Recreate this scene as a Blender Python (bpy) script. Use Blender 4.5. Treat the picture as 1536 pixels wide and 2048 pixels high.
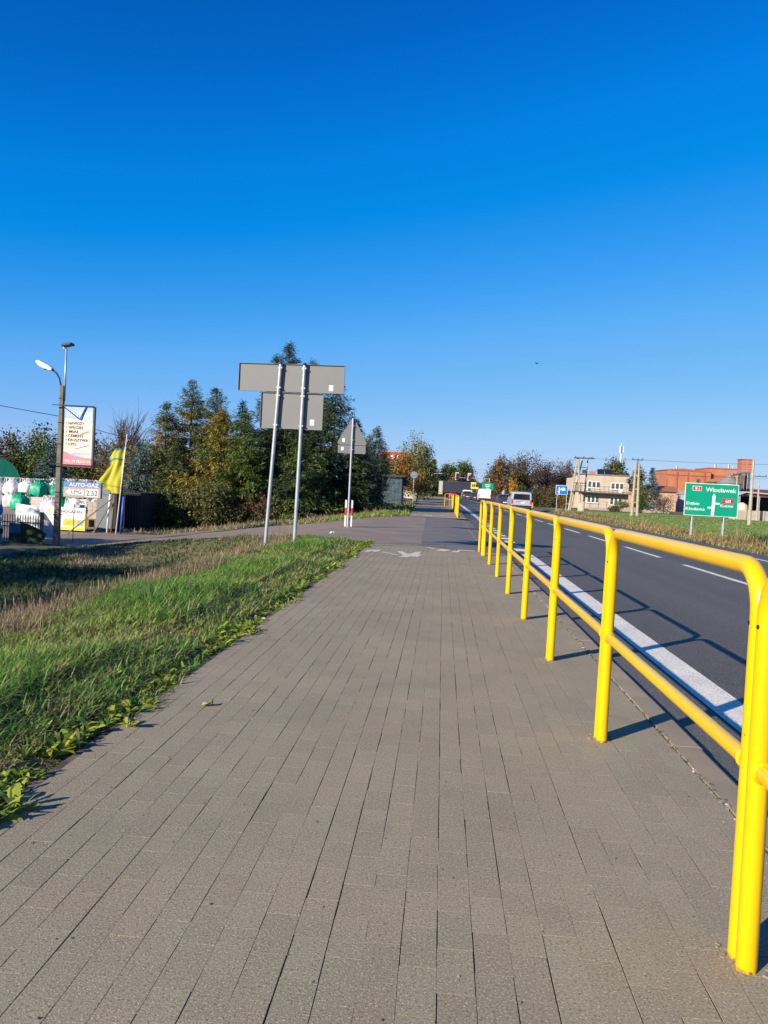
import bpy, math, random
import numpy as np
from mathutils import Vector, Matrix

# ------------------------------------------------------------------ camera, sky, sun
sc = bpy.context.scene
for o in list(bpy.data.objects):
    bpy.data.objects.remove(o)
COL = sc.collection
R = math.radians

cam_d = bpy.data.cameras.new('camera')
cam = bpy.data.objects.new('camera', cam_d)
COL.objects.link(cam)
sc.camera = cam
cam_d.sensor_fit = 'VERTICAL'
cam_d.sensor_height = 36.0
cam_d.lens = 36.0 * 1580 / 2048
cam_d.clip_start = 0.05
cam_d.clip_end = 6000
YAW, PITCH, ROLL = R(4.186), R(1.708), R(3.0)
fw = Vector((-math.sin(YAW) * math.cos(PITCH), math.cos(YAW) * math.cos(PITCH), -math.sin(PITCH)))
rt = fw.cross(Vector((0, 0, 1))).normalized()
up = rt.cross(fw).normalized()
up2 = up * math.cos(ROLL) - rt * math.sin(ROLL)
rt2 = rt * math.cos(ROLL) + up * math.sin(ROLL)
m = Matrix((rt2, up2, -fw)).transposed().to_4x4()
m.translation = (0, 0, 1.28)
cam.matrix_world = m

SUN_EL = R(24)
SUN_H = (-0.675, -0.738)            # horizontal direction towards the sun
w = bpy.data.worlds.new('World')
sc.world = w
w.use_nodes = True
nt = w.node_tree
nt.nodes.clear()
sky = nt.nodes.new('ShaderNodeTexSky')
sky.sky_type = 'NISHITA'
sky.sun_disc = False
sky.sun_elevation = SUN_EL
sky.sun_rotation = math.atan2(SUN_H[0], SUN_H[1])
sky.altitude = 100
sky.air_density = 1.0
sky.dust_density = 0.0
sky.ozone_density = 6.0
# the phone's colour response to the sky: deep saturated blue overhead, pale blue low down
cur = nt.nodes.new('ShaderNodeRGBCurve')
sc1 = nt.nodes.new('ShaderNodeVectorMath'); sc1.operation = 'SCALE'; sc1.inputs['Scale'].default_value = 0.1
sc2 = nt.nodes.new('ShaderNodeVectorMath'); sc2.operation = 'SCALE'; sc2.inputs['Scale'].default_value = 10.0
for ci, pts in enumerate([
        [(0, 0), (0.10, 0.001), (0.137, 0.030), (0.18, 0.075), (0.374, 0.207), (0.5, 0.26), (1, 0.42)],
        [(0, 0), (0.134, 0.075), (0.178, 0.133), (0.293, 0.217), (0.353, 0.262), (0.648, 0.38), (0.75, 0.40), (1, 0.47)],
        [(0, 0), (0.249, 0.262), (0.377, 0.468), (0.58, 0.565), (0.86, 0.575), (1, 0.6)]]):
    c = cur.mapping.curves[ci]
    while len(c.points) > 2: c.points.remove(c.points[1])
    c.points[0].location = pts[0]; c.points[1].location = pts[-1]
    for p in pts[1:-1]: c.points.new(*p)
    for p in c.points: p.handle_type = 'VECTOR'
cur.mapping.extend = 'HORIZONTAL'
cur.mapping.update()
bg = nt.nodes.new('ShaderNodeBackground')
bg.inputs['Strength'].default_value = 0.10
out = nt.nodes.new('ShaderNodeOutputWorld')
nt.links.new(sky.outputs[0], sc1.inputs[0])
nt.links.new(sc1.outputs[0], cur.inputs['Color'])
nt.links.new(cur.outputs[0], sc2.inputs[0])
nt.links.new(sc2.outputs[0], bg.inputs[0])
nt.links.new(bg.outputs[0], out.inputs[0])

sun_d = bpy.data.lights.new('sun', 'SUN')
sun_d.energy = 5.0
sun_d.angle = R(0.5)
sun_d.color = (1.0, 0.88, 0.70)
sun = bpy.data.objects.new('sun', sun_d)
COL.objects.link(sun)
sd = Vector((-SUN_H[0] * math.cos(SUN_EL), -SUN_H[1] * math.cos(SUN_EL), -math.sin(SUN_EL)))
sun.rotation_euler = sd.to_track_quat('-Z', 'Y').to_euler()
sun.location = (-30, -30, 40)

vs = sc.view_settings
vs.view_transform = 'Standard'
vs.look = 'None'
vs.gamma = 1
vs.use_curve_mapping = False
vs.exposure = 0.7
sc.cycles.max_bounces = 5
sc.cycles.transparent_max_bounces = 6

# ------------------------------------------------------------------ helpers
def tag(o, label=None, cat=None, group=None, kind=None):
    if label: o['label'] = label
    if cat: o['category'] = cat
    if group: o['group'] = group
    if kind: o['kind'] = kind
    return o

def empty(name, loc=(0, 0, 0), rz=0, label=None, cat=None, group=None):
    o = bpy.data.objects.new(name, None)
    COL.objects.link(o)
    o.location = loc
    o.rotation_euler = (0, 0, rz)
    o.empty_display_size = 0.2
    return tag(o, label, cat, group)

def link(name, me, parent=None, loc=None, rot=None):
    o = bpy.data.objects.new(name, me)
    COL.objects.link(o)
    if parent: o.parent = parent
    if loc is not None: o.location = loc
    if rot is not None: o.rotation_euler = rot
    return o

def copy_tree(o, parent=None):
    c = o.copy()
    COL.objects.link(c)
    if parent: c.parent = parent
    for ch in list(o.children):
        copy_tree(ch, c)
    return c

MATS = {}
def M(name, col, col2=None, scale=6.0, rough=0.7, bump=0.0, bscale=40.0, metal=0.0, rnd=0.0,
      spec=0.4, trans=0.0, detail=4.0, thr=(0.35, 0.65), stretch=None, emit=None, estr=0, coat=0, hue=0.0, world=False):
    """procedural principled material: two-colour noise, optional per-piece variation and fine relief"""
    if name in MATS: return MATS[name]
    ma = bpy.data.materials.new(name)
    MATS[name] = ma
    ma.use_nodes = True
    n = ma.node_tree.nodes; l = ma.node_tree.links
    b = n['Principled BSDF']
    b.inputs['Roughness'].default_value = rough
    b.inputs['Metallic'].default_value = metal
    b.inputs['Specular IOR Level'].default_value = spec
    b.inputs['Coat Weight'].default_value = coat
    c1 = (*col, 1)
    c2 = (*(col2 if col2 else [c * 0.86 for c in col]), 1)
    if world: src = n.new('ShaderNodeNewGeometry').outputs['Position']
    else: src = n.new('ShaderNodeTexCoord').outputs['Object']
    if stretch:
        mp = n.new('ShaderNodeMapping')
        mp.inputs['Scale'].default_value = stretch
        l.new(src, mp.inputs[0]); src = mp.outputs[0]
    nz = n.new('ShaderNodeTexNoise')
    nz.inputs['Scale'].default_value = scale
    nz.inputs['Detail'].default_value = detail
    l.new(src, nz.inputs['Vector'])
    rp = n.new('ShaderNodeValToRGB')
    rp.color_ramp.elements[0].position = thr[0]; rp.color_ramp.elements[0].color = c1
    rp.color_ramp.elements[1].position = thr[1]; rp.color_ramp.elements[1].color = c2
    l.new(nz.outputs['Fac'], rp.inputs[0])
    colout = rp.outputs[0]
    if rnd or hue:
        ge = n.new('ShaderNodeNewGeometry'); oi = n.new('ShaderNodeObjectInfo')
        ad = n.new('ShaderNodeMath'); ad.operation = 'ADD'
        l.new(ge.outputs['Random Per Island'], ad.inputs[0]); l.new(oi.outputs['Random'], ad.inputs[1])
        fr = n.new('ShaderNodeMath'); fr.operation = 'FRACT'; l.new(ad.outputs[0], fr.inputs[0])
        mr = n.new('ShaderNodeMapRange')
        mr.inputs['To Min'].default_value = 1 - rnd; mr.inputs['To Max'].default_value = 1 + rnd
        l.new(fr.outputs[0], mr.inputs['Value'])
        h = n.new('ShaderNodeHueSaturation')
        l.new(colout, h.inputs['Color']); l.new(mr.outputs[0], h.inputs['Value'])
        if hue:
            mh = n.new('ShaderNodeMath'); mh.operation = 'MULTIPLY'; mh.inputs[1].default_value = 7.31
            l.new(fr.outputs[0], mh.inputs[0])
            f2 = n.new('ShaderNodeMath'); f2.operation = 'FRACT'; l.new(mh.outputs[0], f2.inputs[0])
            m2 = n.new('ShaderNodeMapRange')
            m2.inputs['To Min'].default_value = 0.5 - hue; m2.inputs['To Max'].default_value = 0.5 + hue
            l.new(f2.outputs[0], m2.inputs['Value']); l.new(m2.outputs[0], h.inputs['Hue'])
        colout = h.outputs[0]
    l.new(colout, b.inputs['Base Color'])
    if bump:
        nb = n.new('ShaderNodeTexNoise'); nb.inputs['Scale'].default_value = bscale
        nb.inputs['Detail'].default_value = 3
        l.new(src, nb.inputs['Vector'])
        bp = n.new('ShaderNodeBump'); bp.inputs['Strength'].default_value = bump
        bp.inputs['Distance'].default_value = 0.01
        l.new(nb.outputs['Fac'], bp.inputs['Height']); l.new(bp.outputs[0], b.inputs['Normal'])
    if emit:
        b.inputs['Emission Color'].default_value = (*emit, 1)
        b.inputs['Emission Strength'].default_value = estr
    if trans:
        tr = n.new('ShaderNodeBsdfTranslucent'); l.new(colout, tr.inputs['Color'])
        mx = n.new('ShaderNodeMixShader'); mx.inputs[0].default_value = trans
        l.new(b.outputs[0], mx.inputs[1]); l.new(tr.outputs[0], mx.inputs[2])
        l.new(mx.outputs[0], n['Material Output'].inputs['Surface'])
    return ma

def speckle(ma, scale, col, lo=0.62, hi=0.72, amt=0.6, detail=1, stretch=None):
    """lighter or darker grains of aggregate mixed over the base colour of a material"""
    n = ma.node_tree.nodes; l = ma.node_tree.links
    b = n['Principled BSDF']
    prev = b.inputs['Base Color'].links[0].from_socket
    src = n.new('ShaderNodeNewGeometry').outputs['Position']
    if stretch:
        mp = n.new('ShaderNodeMapping'); mp.inputs['Scale'].default_value = stretch
        l.new(src, mp.inputs[0]); src = mp.outputs[0]
    nz = n.new('ShaderNodeTexNoise'); nz.inputs['Scale'].default_value = scale; nz.inputs['Detail'].default_value = detail
    l.new(src, nz.inputs['Vector'])
    mr = n.new('ShaderNodeMapRange')
    mr.inputs['From Min'].default_value = lo; mr.inputs['From Max'].default_value = hi
    mr.inputs['To Max'].default_value = amt
    l.new(nz.outputs['Fac'], mr.inputs['Value'])
    mx = n.new('ShaderNodeMix'); mx.data_type = 'RGBA'
    l.new(mr.outputs[0], mx.inputs['Factor']); l.new(prev, mx.inputs['A'])
    mx.inputs['B'].default_value = (*col, 1)
    l.new(mx.outputs['Result'], b.inputs['Base Color'])
    return ma

class MB:
    """collects shapes into one mesh"""
    def __init__(s): s.v = []; s.f = []; s.m = []
    def add(s, vs, fs, mi=0):
        k = len(s.v); s.v += [tuple(p) for p in vs]
        for f in fs: s.f.append(tuple(i + k for i in f)); s.m.append(mi)
        return s
    def box(s, c, d, rz=0, mi=0, rx=0, ry=0):
        x, y, z = d[0] / 2, d[1] / 2, d[2] / 2
        P = [(-x, -y, -z), (x, -y, -z), (x, y, -z), (-x, y, -z), (-x, -y, z), (x, -y, z), (x, y, z), (-x, y, z)]
        if rz or rx or ry:
            mt = Matrix.Rotation(rz, 3, 'Z') @ Matrix.Rotation(ry, 3, 'Y') @ Matrix.Rotation(rx, 3, 'X')
            P = [mt @ Vector(p) for p in P]
        P = [(p[0] + c[0], p[1] + c[1], p[2] + c[2]) for p in P]
        return s.add(P, [(0, 3, 2, 1), (4, 5, 6, 7), (0, 1, 5, 4), (1, 2, 6, 5), (2, 3, 7, 6), (3, 0, 4, 7)], mi)
    def bbox(s, x0, x1, y0, y1, z0, z1, mi=0):
        return s.box(((x0 + x1) / 2, (y0 + y1) / 2, (z0 + z1) / 2), (x1 - x0, y1 - y0, z1 - z0), mi=mi)
    def quad(s, a, b, c, d, mi=0): return s.add([a, b, c, d], [(0, 1, 2, 3)], mi)
    def prism(s, poly, axis, t0, t1, mi=0):
        """polygon (2-D points) pushed along an axis: 'y' -> points are (x,z); 'x' -> (y,z); 'z' -> (x,y)"""
        def q(p, t):
            return {'y': (p[0], t, p[1]), 'x': (t, p[0], p[1]), 'z': (p[0], p[1], t)}[axis]
        n = len(poly)
        V = [q(p, t0) for p in poly] + [q(p, t1) for p in poly]
        F = [tuple(range(n))[::-1], tuple(range(n, 2 * n))] + [(i, (i + 1) % n, n + (i + 1) % n, n + i) for i in range(n)]
        if axis == 'y': F = [f[::-1] for f in F]
        return s.add(V, F, mi)
    def tube(s, pts, r, seg=8, caps=True, mi=0):
        pts = [Vector(p) for p in pts]
        rs = r if isinstance(r, (list, tuple)) else [r] * len(pts)
        V = []; F = []
        prev = None
        for i, p in enumerate(pts):
            d = (pts[min(i + 1, len(pts) - 1)] - pts[max(i - 1, 0)]).normalized()
            if prev is None:
                a = d.cross(Vector((0, 0, 1)))
                if a.length < 1e-3: a = d.cross(Vector((1, 0, 0)))
                a.normalize()
            else:
                a = (prev - d * prev.dot(d)).normalized()
            prev = a
            b = d.cross(a)
            for k in range(seg):
                t = 2 * math.pi * k / seg
                V.append(p + (a * math.cos(t) + b * math.sin(t)) * rs[i])
        for i in range(len(pts) - 1):
            for k in range(seg):
                k2 = (k + 1) % seg
                F.append((i * seg + k, i * seg + k2, (i + 1) * seg + k2, (i + 1) * seg + k))
        if caps:
            F.append(tuple(range(seg))[::-1]); n0 = (len(pts) - 1) * seg
            F.append(tuple(range(n0, n0 + seg)))
        return s.add(V, F, mi)
    def lathe(s, prof, seg=16, c=(0, 0, 0), mi=0, wob=None):
        V = []; F = []
        for i, (r, z) in enumerate(prof):
            for k in range(seg):
                t = 2 * math.pi * k / seg
                rr = r * (wob(i, k) if wob else 1)
                V.append((c[0] + rr * math.cos(t), c[1] + rr * math.sin(t), c[2] + z))
        for i in range(len(prof) - 1):
            for k in range(seg):
                k2 = (k + 1) % seg
                F.append((i * seg + k, i * seg + k2, (i + 1) * seg + k2, (i + 1) * seg + k))
        F.append(tuple(range(seg))[::-1]); n0 = (len(prof) - 1) * seg
        F.append(tuple(range(n0, n0 + seg)))
        return s.add(V, F, mi)
    def mesh(s, name, mats, smooth=False):
        me = bpy.data.meshes.new(name)
        me.from_pydata(s.v, [], s.f)
        mats = mats if isinstance(mats, (list, tuple)) else [mats]
        for ma in mats: me.materials.append(ma)
        if any(s.m): me.polygons.foreach_set('material_index', s.m)
        if smooth: 
            me.polygons.foreach_set('use_smooth', [True] * len(me.polygons))
            if smooth is not True: me.set_sharp_from_angle(angle=R(smooth))
        me.update()
        return me
    def build(s, name, mats, parent=None, loc=None, rot=None, smooth=False, bevel=0):
        o = link(name, s.mesh(name, mats, smooth), parent, loc, rot)
        if bevel:
            b = o.modifiers.new('bevel', 'BEVEL'); b.width = bevel; b.segments = 2; b.limit_method = 'ANGLE'
        return o

def np_mesh(name, V, loops, starts, totals, mats, mi=None, smooth=False):
    me = bpy.data.meshes.new(name)
    me.vertices.add(len(V)); me.vertices.foreach_set('co', np.asarray(V, np.float32).ravel())
    me.loops.add(len(loops)); me.loops.foreach_set('vertex_index', np.asarray(loops, np.int32))
    me.polygons.add(len(starts))
    me.polygons.foreach_set('loop_start', np.asarray(starts, np.int32))
    me.polygons.foreach_set('loop_total', np.asarray(totals, np.int32))
    for ma in (mats if isinstance(mats, (list, tuple)) else [mats]): me.materials.append(ma)
    if mi is not None: me.polygons.foreach_set('material_index', np.asarray(mi, np.int32))
    if smooth: me.polygons.foreach_set('use_smooth', np.ones(len(starts), bool))
    me.update(calc_edges=True)
    return me

def strips(P, az, L, W, prof, e0, e1, roll=None):
    """curved tapering leaves or blades: rooted at P, heading az, elevation turning from e0 to e1. Returns verts and quads."""
    P = np.asarray(P, float); N = len(P); K = len(prof)
    S = np.array([p[0] for p in prof]); WD = np.array([p[1] for p in prof])
    hd = np.stack([np.cos(az), np.sin(az), np.zeros(N)], 1)
    sd_ = np.stack([-np.sin(az), np.cos(az), np.zeros(N)], 1)
    if roll is not None:
        sd_ = sd_ * np.cos(roll)[:, None] + np.array([0, 0, 1.0]) * np.sin(roll)[:, None]
    V = np.zeros((N, K, 2, 3)); pos = P.copy(); ps = 0.0
    for k in range(K):
        if k:
            sm = (S[k] + ps) / 2
            e = e0 + (e1 - e0) * sm
            st = (S[k] - ps) * L
            pos = pos + hd * (np.cos(e) * st)[:, None]; pos[:, 2] += np.sin(e) * st
        ps = S[k]
        V[:, k, 0] = pos - sd_ * (W * WD[k] / 2)[:, None]
        V[:, k, 1] = pos + sd_ * (W * WD[k] / 2)[:, None]
    V = V.reshape(-1, 3)
    base = np.arange(N)[:, None, None] * (2 * K) + np.arange(K - 1)[None, :, None] * 2
    Q = (base + np.array([0, 1, 3, 2])[None, None, :]).reshape(-1, 4)
    return V, Q

def strip_mesh(name, sets, mats):
    """several (V,Q,material index) sets as one mesh"""
    Vs, Qs, Ms, off = [], [], [], 0
    for V, Q, mi in sets:
        Vs.append(V); Qs.append(Q + off); Ms.append(np.full(len(Q), mi)); off += len(V)
    V = np.concatenate(Vs); Q = np.concatenate(Qs)
    return np_mesh(name, V, Q.ravel(), np.arange(len(Q)) * 4, np.full(len(Q), 4), mats, np.concatenate(Ms))

TXT_CACHE = {}
def text(name, s, mat_, parent, loc, width=None, height=0.1, bold=0.0, align='CENTER', rot=(math.pi / 2, 0, 0), depth=0.0):
    """flat lettering facing -y; width stretches the line to fit"""
    cu = bpy.data.curves.new(name, 'FONT')
    cu.body = s; cu.size = 1.0; cu.align_x = 'LEFT'; cu.offset = bold; cu.extrude = depth; cu.resolution_u = 3
    tmp = bpy.data.objects.new('tmp', cu); COL.objects.link(tmp)
    me = bpy.data.meshes.new_from_object(tmp)
    bpy.data.objects.remove(tmp); bpy.data.curves.remove(cu)
    n = len(me.vertices)
    co = np.zeros(n * 3, np.float32); me.vertices.foreach_get('co', co); co = co.reshape(-1, 3)
    x0, x1 = co[:, 0].min(), co[:, 0].max()
    k = height / 0.72
    kx = k if width is None else width / (x1 - x0)
    co[:, 0] = (co[:, 0] - (x0 if align == 'LEFT' else (x0 + x1) / 2)) * kx
    co[:, 1] *= k
    me.vertices.foreach_set('co', co.ravel()); me.materials.clear(); me.materials.append(mat_); me.name = name
    me.update()
    return link(name, me, parent, loc, rot)

def sm(a, b, x):
    t = min(1, max(0, (x - a) / (b - a))); return t * t * (3 - 2 * t)
def smn(a, b, x):
    t = np.clip((x - a) / (b - a), 0, 1); return t * t * (3 - 2 * t)

# ------------------------------------------------------------------ materials
ASPH = M('asphalt', (0.072, 0.066, 0.060), (0.105, 0.096, 0.086), scale=1.0, rough=0.72, bump=0.6, bscale=160, spec=0.3, stretch=(1, 0.03, 1), detail=5)
speckle(ASPH, 0.5, (0.055, 0.050, 0.047), 0.55, 0.70, 0.5, 7)
speckle(ASPH, 110, (0.30, 0.27, 0.24), 0.56, 0.70, 0.75)
speckle(ASPH, 90, (0.022, 0.021, 0.020), 0.56, 0.70, 0.6)
ASPH2 = speckle(M('side_asphalt', (0.205, 0.158, 0.124), (0.255, 0.200, 0.158), scale=0.8, rough=0.75, bump=0.5, bscale=180, spec=0.35), 140, (0.26, 0.23, 0.21), 0.60, 0.72, 0.6)
PATCH = speckle(M('patch_asphalt', (0.140, 0.120, 0.102), (0.178, 0.154, 0.130), scale=1.2, rough=0.7, bump=0.4, bscale=180), 150, (0.22, 0.2, 0.19), 0.6, 0.72, 0.6)
PAVER = M('paver', (0.276, 0.238, 0.168), (0.234, 0.202, 0.143), scale=0.9, rough=0.88, bump=0.22, bscale=190, rnd=0.06, spec=0.2, hue=0.006, world=True, detail=6)
speckle(PAVER, 1.6, (0.270, 0.212, 0.158), 0.52, 0.68, 0.45, 5)          # pinkish worn areas
speckle(PAVER, 2.3, (0.205, 0.180, 0.135), 0.60, 0.72, 0.55, 6)          # darker stains
speckle(PAVER, 150, (0.50, 0.44, 0.34), 0.55, 0.70, 0.65)                # pale grains
speckle(PAVER, 120, (0.10, 0.085, 0.06), 0.57, 0.70, 0.65)               # dark grains
SAND = M('joint_sand', (0.045, 0.038, 0.030), (0.190, 0.160, 0.120), scale=4, detail=8, rough=0.95, bump=0.4, bscale=200)
KERBM = speckle(M('kerb_concrete', (0.285, 0.235, 0.165), (0.235, 0.195, 0.14), scale=3, rough=0.85, bump=0.3, bscale=200, rnd=0.06), 250, (0.15, 0.13, 0.11), 0.60, 0.74, 0.5)
WHITE = speckle(speckle(M('road_paint', (0.80, 0.76, 0.67), (0.66, 0.62, 0.55), scale=1.5, rough=0.6, bump=1.0, bscale=80), 70, (0.30, 0.28, 0.25), 0.56, 0.66, 0.7), 9, (0.40, 0.37, 0.33), 0.60, 0.75, 0.5, 6)
WORN = speckle(M('worn_paint', (0.66, 0.62, 0.56), (0.46, 0.42, 0.37), scale=6, rough=0.75, bump=0.3, bscale=120), 40, (0.30, 0.26, 0.22), 0.56, 0.64, 0.8)
SOIL = M('soil', (0.080, 0.092, 0.028), (0.135, 0.110, 0.060), scale=1.6, rough=0.95, bump=0.8, bscale=30, detail=8)
LAWN = M('lawn_grass', (0.150, 0.235, 0.030), (0.195, 0.250, 0.05), scale=0.6, rough=0.9, bump=0.8, bscale=60, detail=8)
GRASS = M('grass_blade', (0.215, 0.350, 0.045), (0.310, 0.375, 0.095), scale=0.7, rough=0.5, rnd=0.40, hue=0.035, trans=0.4, spec=0.3)
GRASSD = M('grass_dark', (0.125, 0.285, 0.045), (0.175, 0.315, 0.058), scale=0.9, rough=0.5, rnd=0.35, hue=0.02, trans=0.4, spec=0.3)
DRY = M('dry_grass', (0.320, 0.245, 0.150), (0.210, 0.150, 0.092), scale=0.6, rough=0.8, rnd=0.35, hue=0.015, trans=0.2)
STRAW = M('straw', (0.36, 0.27, 0.12), (0.24, 0.18, 0.075), scale=0.5, rough=0.8, rnd=0.35, hue=0.02, trans=0.25)
DITCH = M('ditch_grass_blade', (0.040, 0.085, 0.016), (0.075, 0.105, 0.022), scale=0.6, rough=0.6, rnd=0.4, hue=0.02, trans=0.2)  # darker than the verge blades: shade of the ditch put into the green
WEED = M('weed_leaf', (0.230, 0.330, 0.030), (0.340, 0.340, 0.040), scale=1.5, rough=0.45, rnd=0.35, hue=0.03, trans=0.3)
YEL = M('yellow_paint', (0.76, 0.455, 0.000), (0.71, 0.420, 0.000), scale=2.5, rough=0.30, spec=0.5, bump=0.05, bscale=25, coat=0.15, detail=6)
speckle(YEL, 7, (0.45, 0.27, 0.03), 0.66, 0.76, 0.45, 8)                  # scuffs
speckle(YEL, 55, (0.16, 0.07, 0.02), 0.735, 0.75, 0.9, 2)                 # chips with rust
YELD = M('faded_yellow_paint', (0.78, 0.40, 0.02), (0.70, 0.36, 0.02), scale=3, rough=0.4)
GALV = M('galvanised_steel', (0.42, 0.45, 0.48), (0.35, 0.38, 0.41), scale=8, rough=0.45, metal=0.35)
SIGNG = M('sign_back_grey', (0.168, 0.170, 0.172), (0.160, 0.162, 0.164), scale=3, rough=0.5)
DARK = M('dark_plastic', (0.015, 0.015, 0.017), rough=0.5)
BLACK = M('black_rubber', (0.012, 0.012, 0.012), rough=0.8)
PAPER = M('white_sticker', (0.8, 0.8, 0.8), rough=0.5)

# ------------------------------------------------------------------ terrain
NE = [(-80, 27.5), (-14, 27.0), (-11.7, 26.4), (-9.8, 26.1), (-8, 25.0), (-6.8, 23.9), (-5.6, 22.9), (-4.3, 20.8), (-2.95, 19.2), (-1.5, 18.6), (1.4, 17.2)]
FE = [(-80, 34), (-13.5, 34.1), (-10.5, 33.7), (-7.9, 32.3), (-5.8, 31.3), (-4.85, 31.5), (-3.8, 32.8), (-2.8, 35.0), (-1.6, 38.2), (1.4, 38.6)]
def near_edge(x): return np.interp(x, [p[0] for p in NE], [p[1] for p in NE])
def far_edge(x): return np.interp(x, [p[0] for p in FE], [p[1] for p in FE])
def ramp(x): return -1.3 * np.clip((-3.0 - x) / 9.5, 0, 1) ** 1.05
def bend(y): return -0.00035 * np.maximum(0, y - 100) ** 2
def ground(x, y):
    x = np.asarray(x, float); y = np.asarray(y, float)
    zr = ramp(x)
    ditch = 0.01 + 0.04 * smn(-1.7, -2.1, x) - 0.10 * smn(-2.6, -3.4, x) - 1.22 * smn(-3.3, -6.4, x) + 0.05 * smn(-9, -11.5, x)
    k = smn(0.0, 4.0, near_edge(x) - y)
    z = zr * (1 - k) + ditch * k
    z = z - 0.035 * smn(-0.6, 0.0, np.minimum(y - near_edge(x), far_edge(x) - y)) * (x < -1.5)
    z = np.where(x > -1.75, -0.05, z)
    xb = x - bend(y)
    z = np.where((xb > 1.2), -0.12, z)
    z = np.where(xb > 9.15, -0.12 + 0.05 * smn(9.15, 9.6, xb) - 0.12 * smn(10, 12.5, xb), z)
    z = np.where((y > 38) & (x > -1.75) & (xb < 1.3), -0.05, z)
    return z

def axis(*seg):
    a = []
    for s0, s1, d in seg: a += list(np.arange(s0, s1, d))
    return np.array(a + [seg[-1][1]])
gx = axis((-2500, -400, 300), (-400, -60, 40), (-60, -20, 4), (-20, -1.75, 0.35), (-1.75, -1.6, 0.15), (-1.6, 1.2, 0.7), (1.2, 1.3, 0.1), (1.3, 9.15, 1.2), (9.15, 14, 0.4), (14, 60, 6), (60, 400, 40), (400, 2500, 300))
gy = axis((-60, -4, 8), (-4, 48, 0.5), (48, 120, 3), (120, 400, 20), (400, 3000, 260))
X, Y = np.meshgrid(gx, gy)
Z = ground(X, Y)
rngt = np.random.default_rng(5)
Z += rngt.normal(0, 0.012, Z.shape) * ((X < -2) & (X > -15)) * (Y < 60)
nx, ny = len(gx), len(gy)
V = np.stack([X, Y, Z], -1).reshape(-1, 3)
ii = (np.arange(ny - 1)[:, None] * nx + np.arange(nx - 1)[None, :]).ravel()
Q = np.stack([ii, ii + 1, ii + nx + 1, ii + nx], 1)
me = np_mesh('ground', V, Q.ravel(), np.arange(len(Q)) * 4, np.full(len(Q), 4), SOIL, smooth=True)
tag(link('ground', me), kind='structure')

def sheet(name, left, right, ma, z=None, kind='structure', parent=None, thick=0):
    """strip between two polylines of (x,y,z)"""
    mb = MB(); n = len(left)
    mb.add(list(left) + list(right), [(i, n + i, n + i + 1, i + 1) for i in range(n - 1)])
    o = mb.build(name, ma, parent, smooth=True)
    return tag(o, kind=kind) if kind else o

# main road with a slight bend to the left far away
ys = [-60, 0, 20, 40, 60, 80, 100, 115, 130, 145, 160, 175, 190, 210, 230, 260, 300, 400, 600, 1000]
road = sheet('road', [(1.30 + bend(y), y, -0.07) for y in ys], [(9.35 + bend(y), y, -0.07) for y in ys], ASPH)
sheet('crossing_road', [(-120, 181, -0.05), (140, 181, -0.05)], [(-120, 194, -0.05), (140, 194, -0.05)], ASPH2)
# side road: ramps down to the yard on the left
sx = np.array([-80, -40, -25, -18, -14, -12.5, -11, -9.5, -8, -7, -6, -5.2, -4.5, -3.8, -3.2, -2.7, -2.2, -1.7, -1.2, -0.6, 0, 0.7, 1.32])
def srow(f, dz):
    return [(x, float(f(x)), float(ramp(x)) + dz - 0.02 * sm(-1.5, 1.3, x)) for x in sx]
mb = MB()
rows = 8; n = len(sx)
for r_ in range(rows + 1):
    t = r_ / rows
    for x in sx:
        y = float(near_edge(x)) * (1 - t) + float(far_edge(x)) * t
        mb.v.append((x, y, float(ramp(x)) - 0.004 - 0.05 * sm(0.2, 1.3, x)))
for r_ in range(rows):
    for i in range(n - 1):
        mb.f.append((r_ * n + i, r_ * n + i + 1, (r_ + 1) * n + i + 1, (r_ + 1) * n + i)); mb.m.append(0)
tag(mb.build('side_road', ASPH2, smooth=True), kind='structure')
# newer, greyer surfacing where the path crosses the side road
mb = MB(); gxs = np.linspace(-0.75, 1.30, 8); gys = np.linspace(0, 1, 12)
for t in gys:
    for x in gxs:
        y0 = float(near_edge(x)) + 0.10; y1 = float(far_edge(x)) - 0.3
        mb.v.append((x + 0.5 * (1 - t) * (x < 0) * 0.6, y0 * (1 - t) + y1 * t, 0.001 - 0.05 * sm(0.2, 1.3, x)))
for a in range(11):
    for b in range(7):
        mb.f.append((a * 8 + b, a * 8 + b + 1, (a + 1) * 8 + b + 1, (a + 1) * 8 + b)); mb.m.append(0)
tag(mb.build('asphalt_patch', PATCH, smooth=True), kind='structure')

# painted lines
def line(name, pts, wd, z=-0.066, ma=WHITE):
    L = [(x - wd / 2, y, z) for x, y in pts]; Rr = [(x + wd / 2, y, z) for x, y in pts]
    return sheet(name, L, Rr, ma)
line('edge_line', [(1.99, -60), (1.99, 18.3)], 0.28)
line('edge_line', [(1.99 + bend(y), y) for y in [37, 60, 80, 100, 120, 140, 160, 180]], 0.28)
for k in range(11):
    y0 = 19.3 + k * 1.62
    line('edge_dash', [(1.99, y0), (1.99, y0 + 0.85)], 0.28)
line('far_edge_line', [(8.35 + bend(y), y) for y in [-60, 0, 40, 80, 100, 120, 140, 160, 180]], 0.13)
for k in range(-6, 14):
    y0 = 14.2 + k * 5.75
    line('centre_dash', [(5.43 + float(bend(y0)), y0), (5.43 + float(bend(y0 + 3.8)), y0 + 3.8)], 0.13)
line('centre_line', [(5.43 + float(bend(y)), y) for y in [96, 110, 125, 140, 160, 178]], 0.14)

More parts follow.
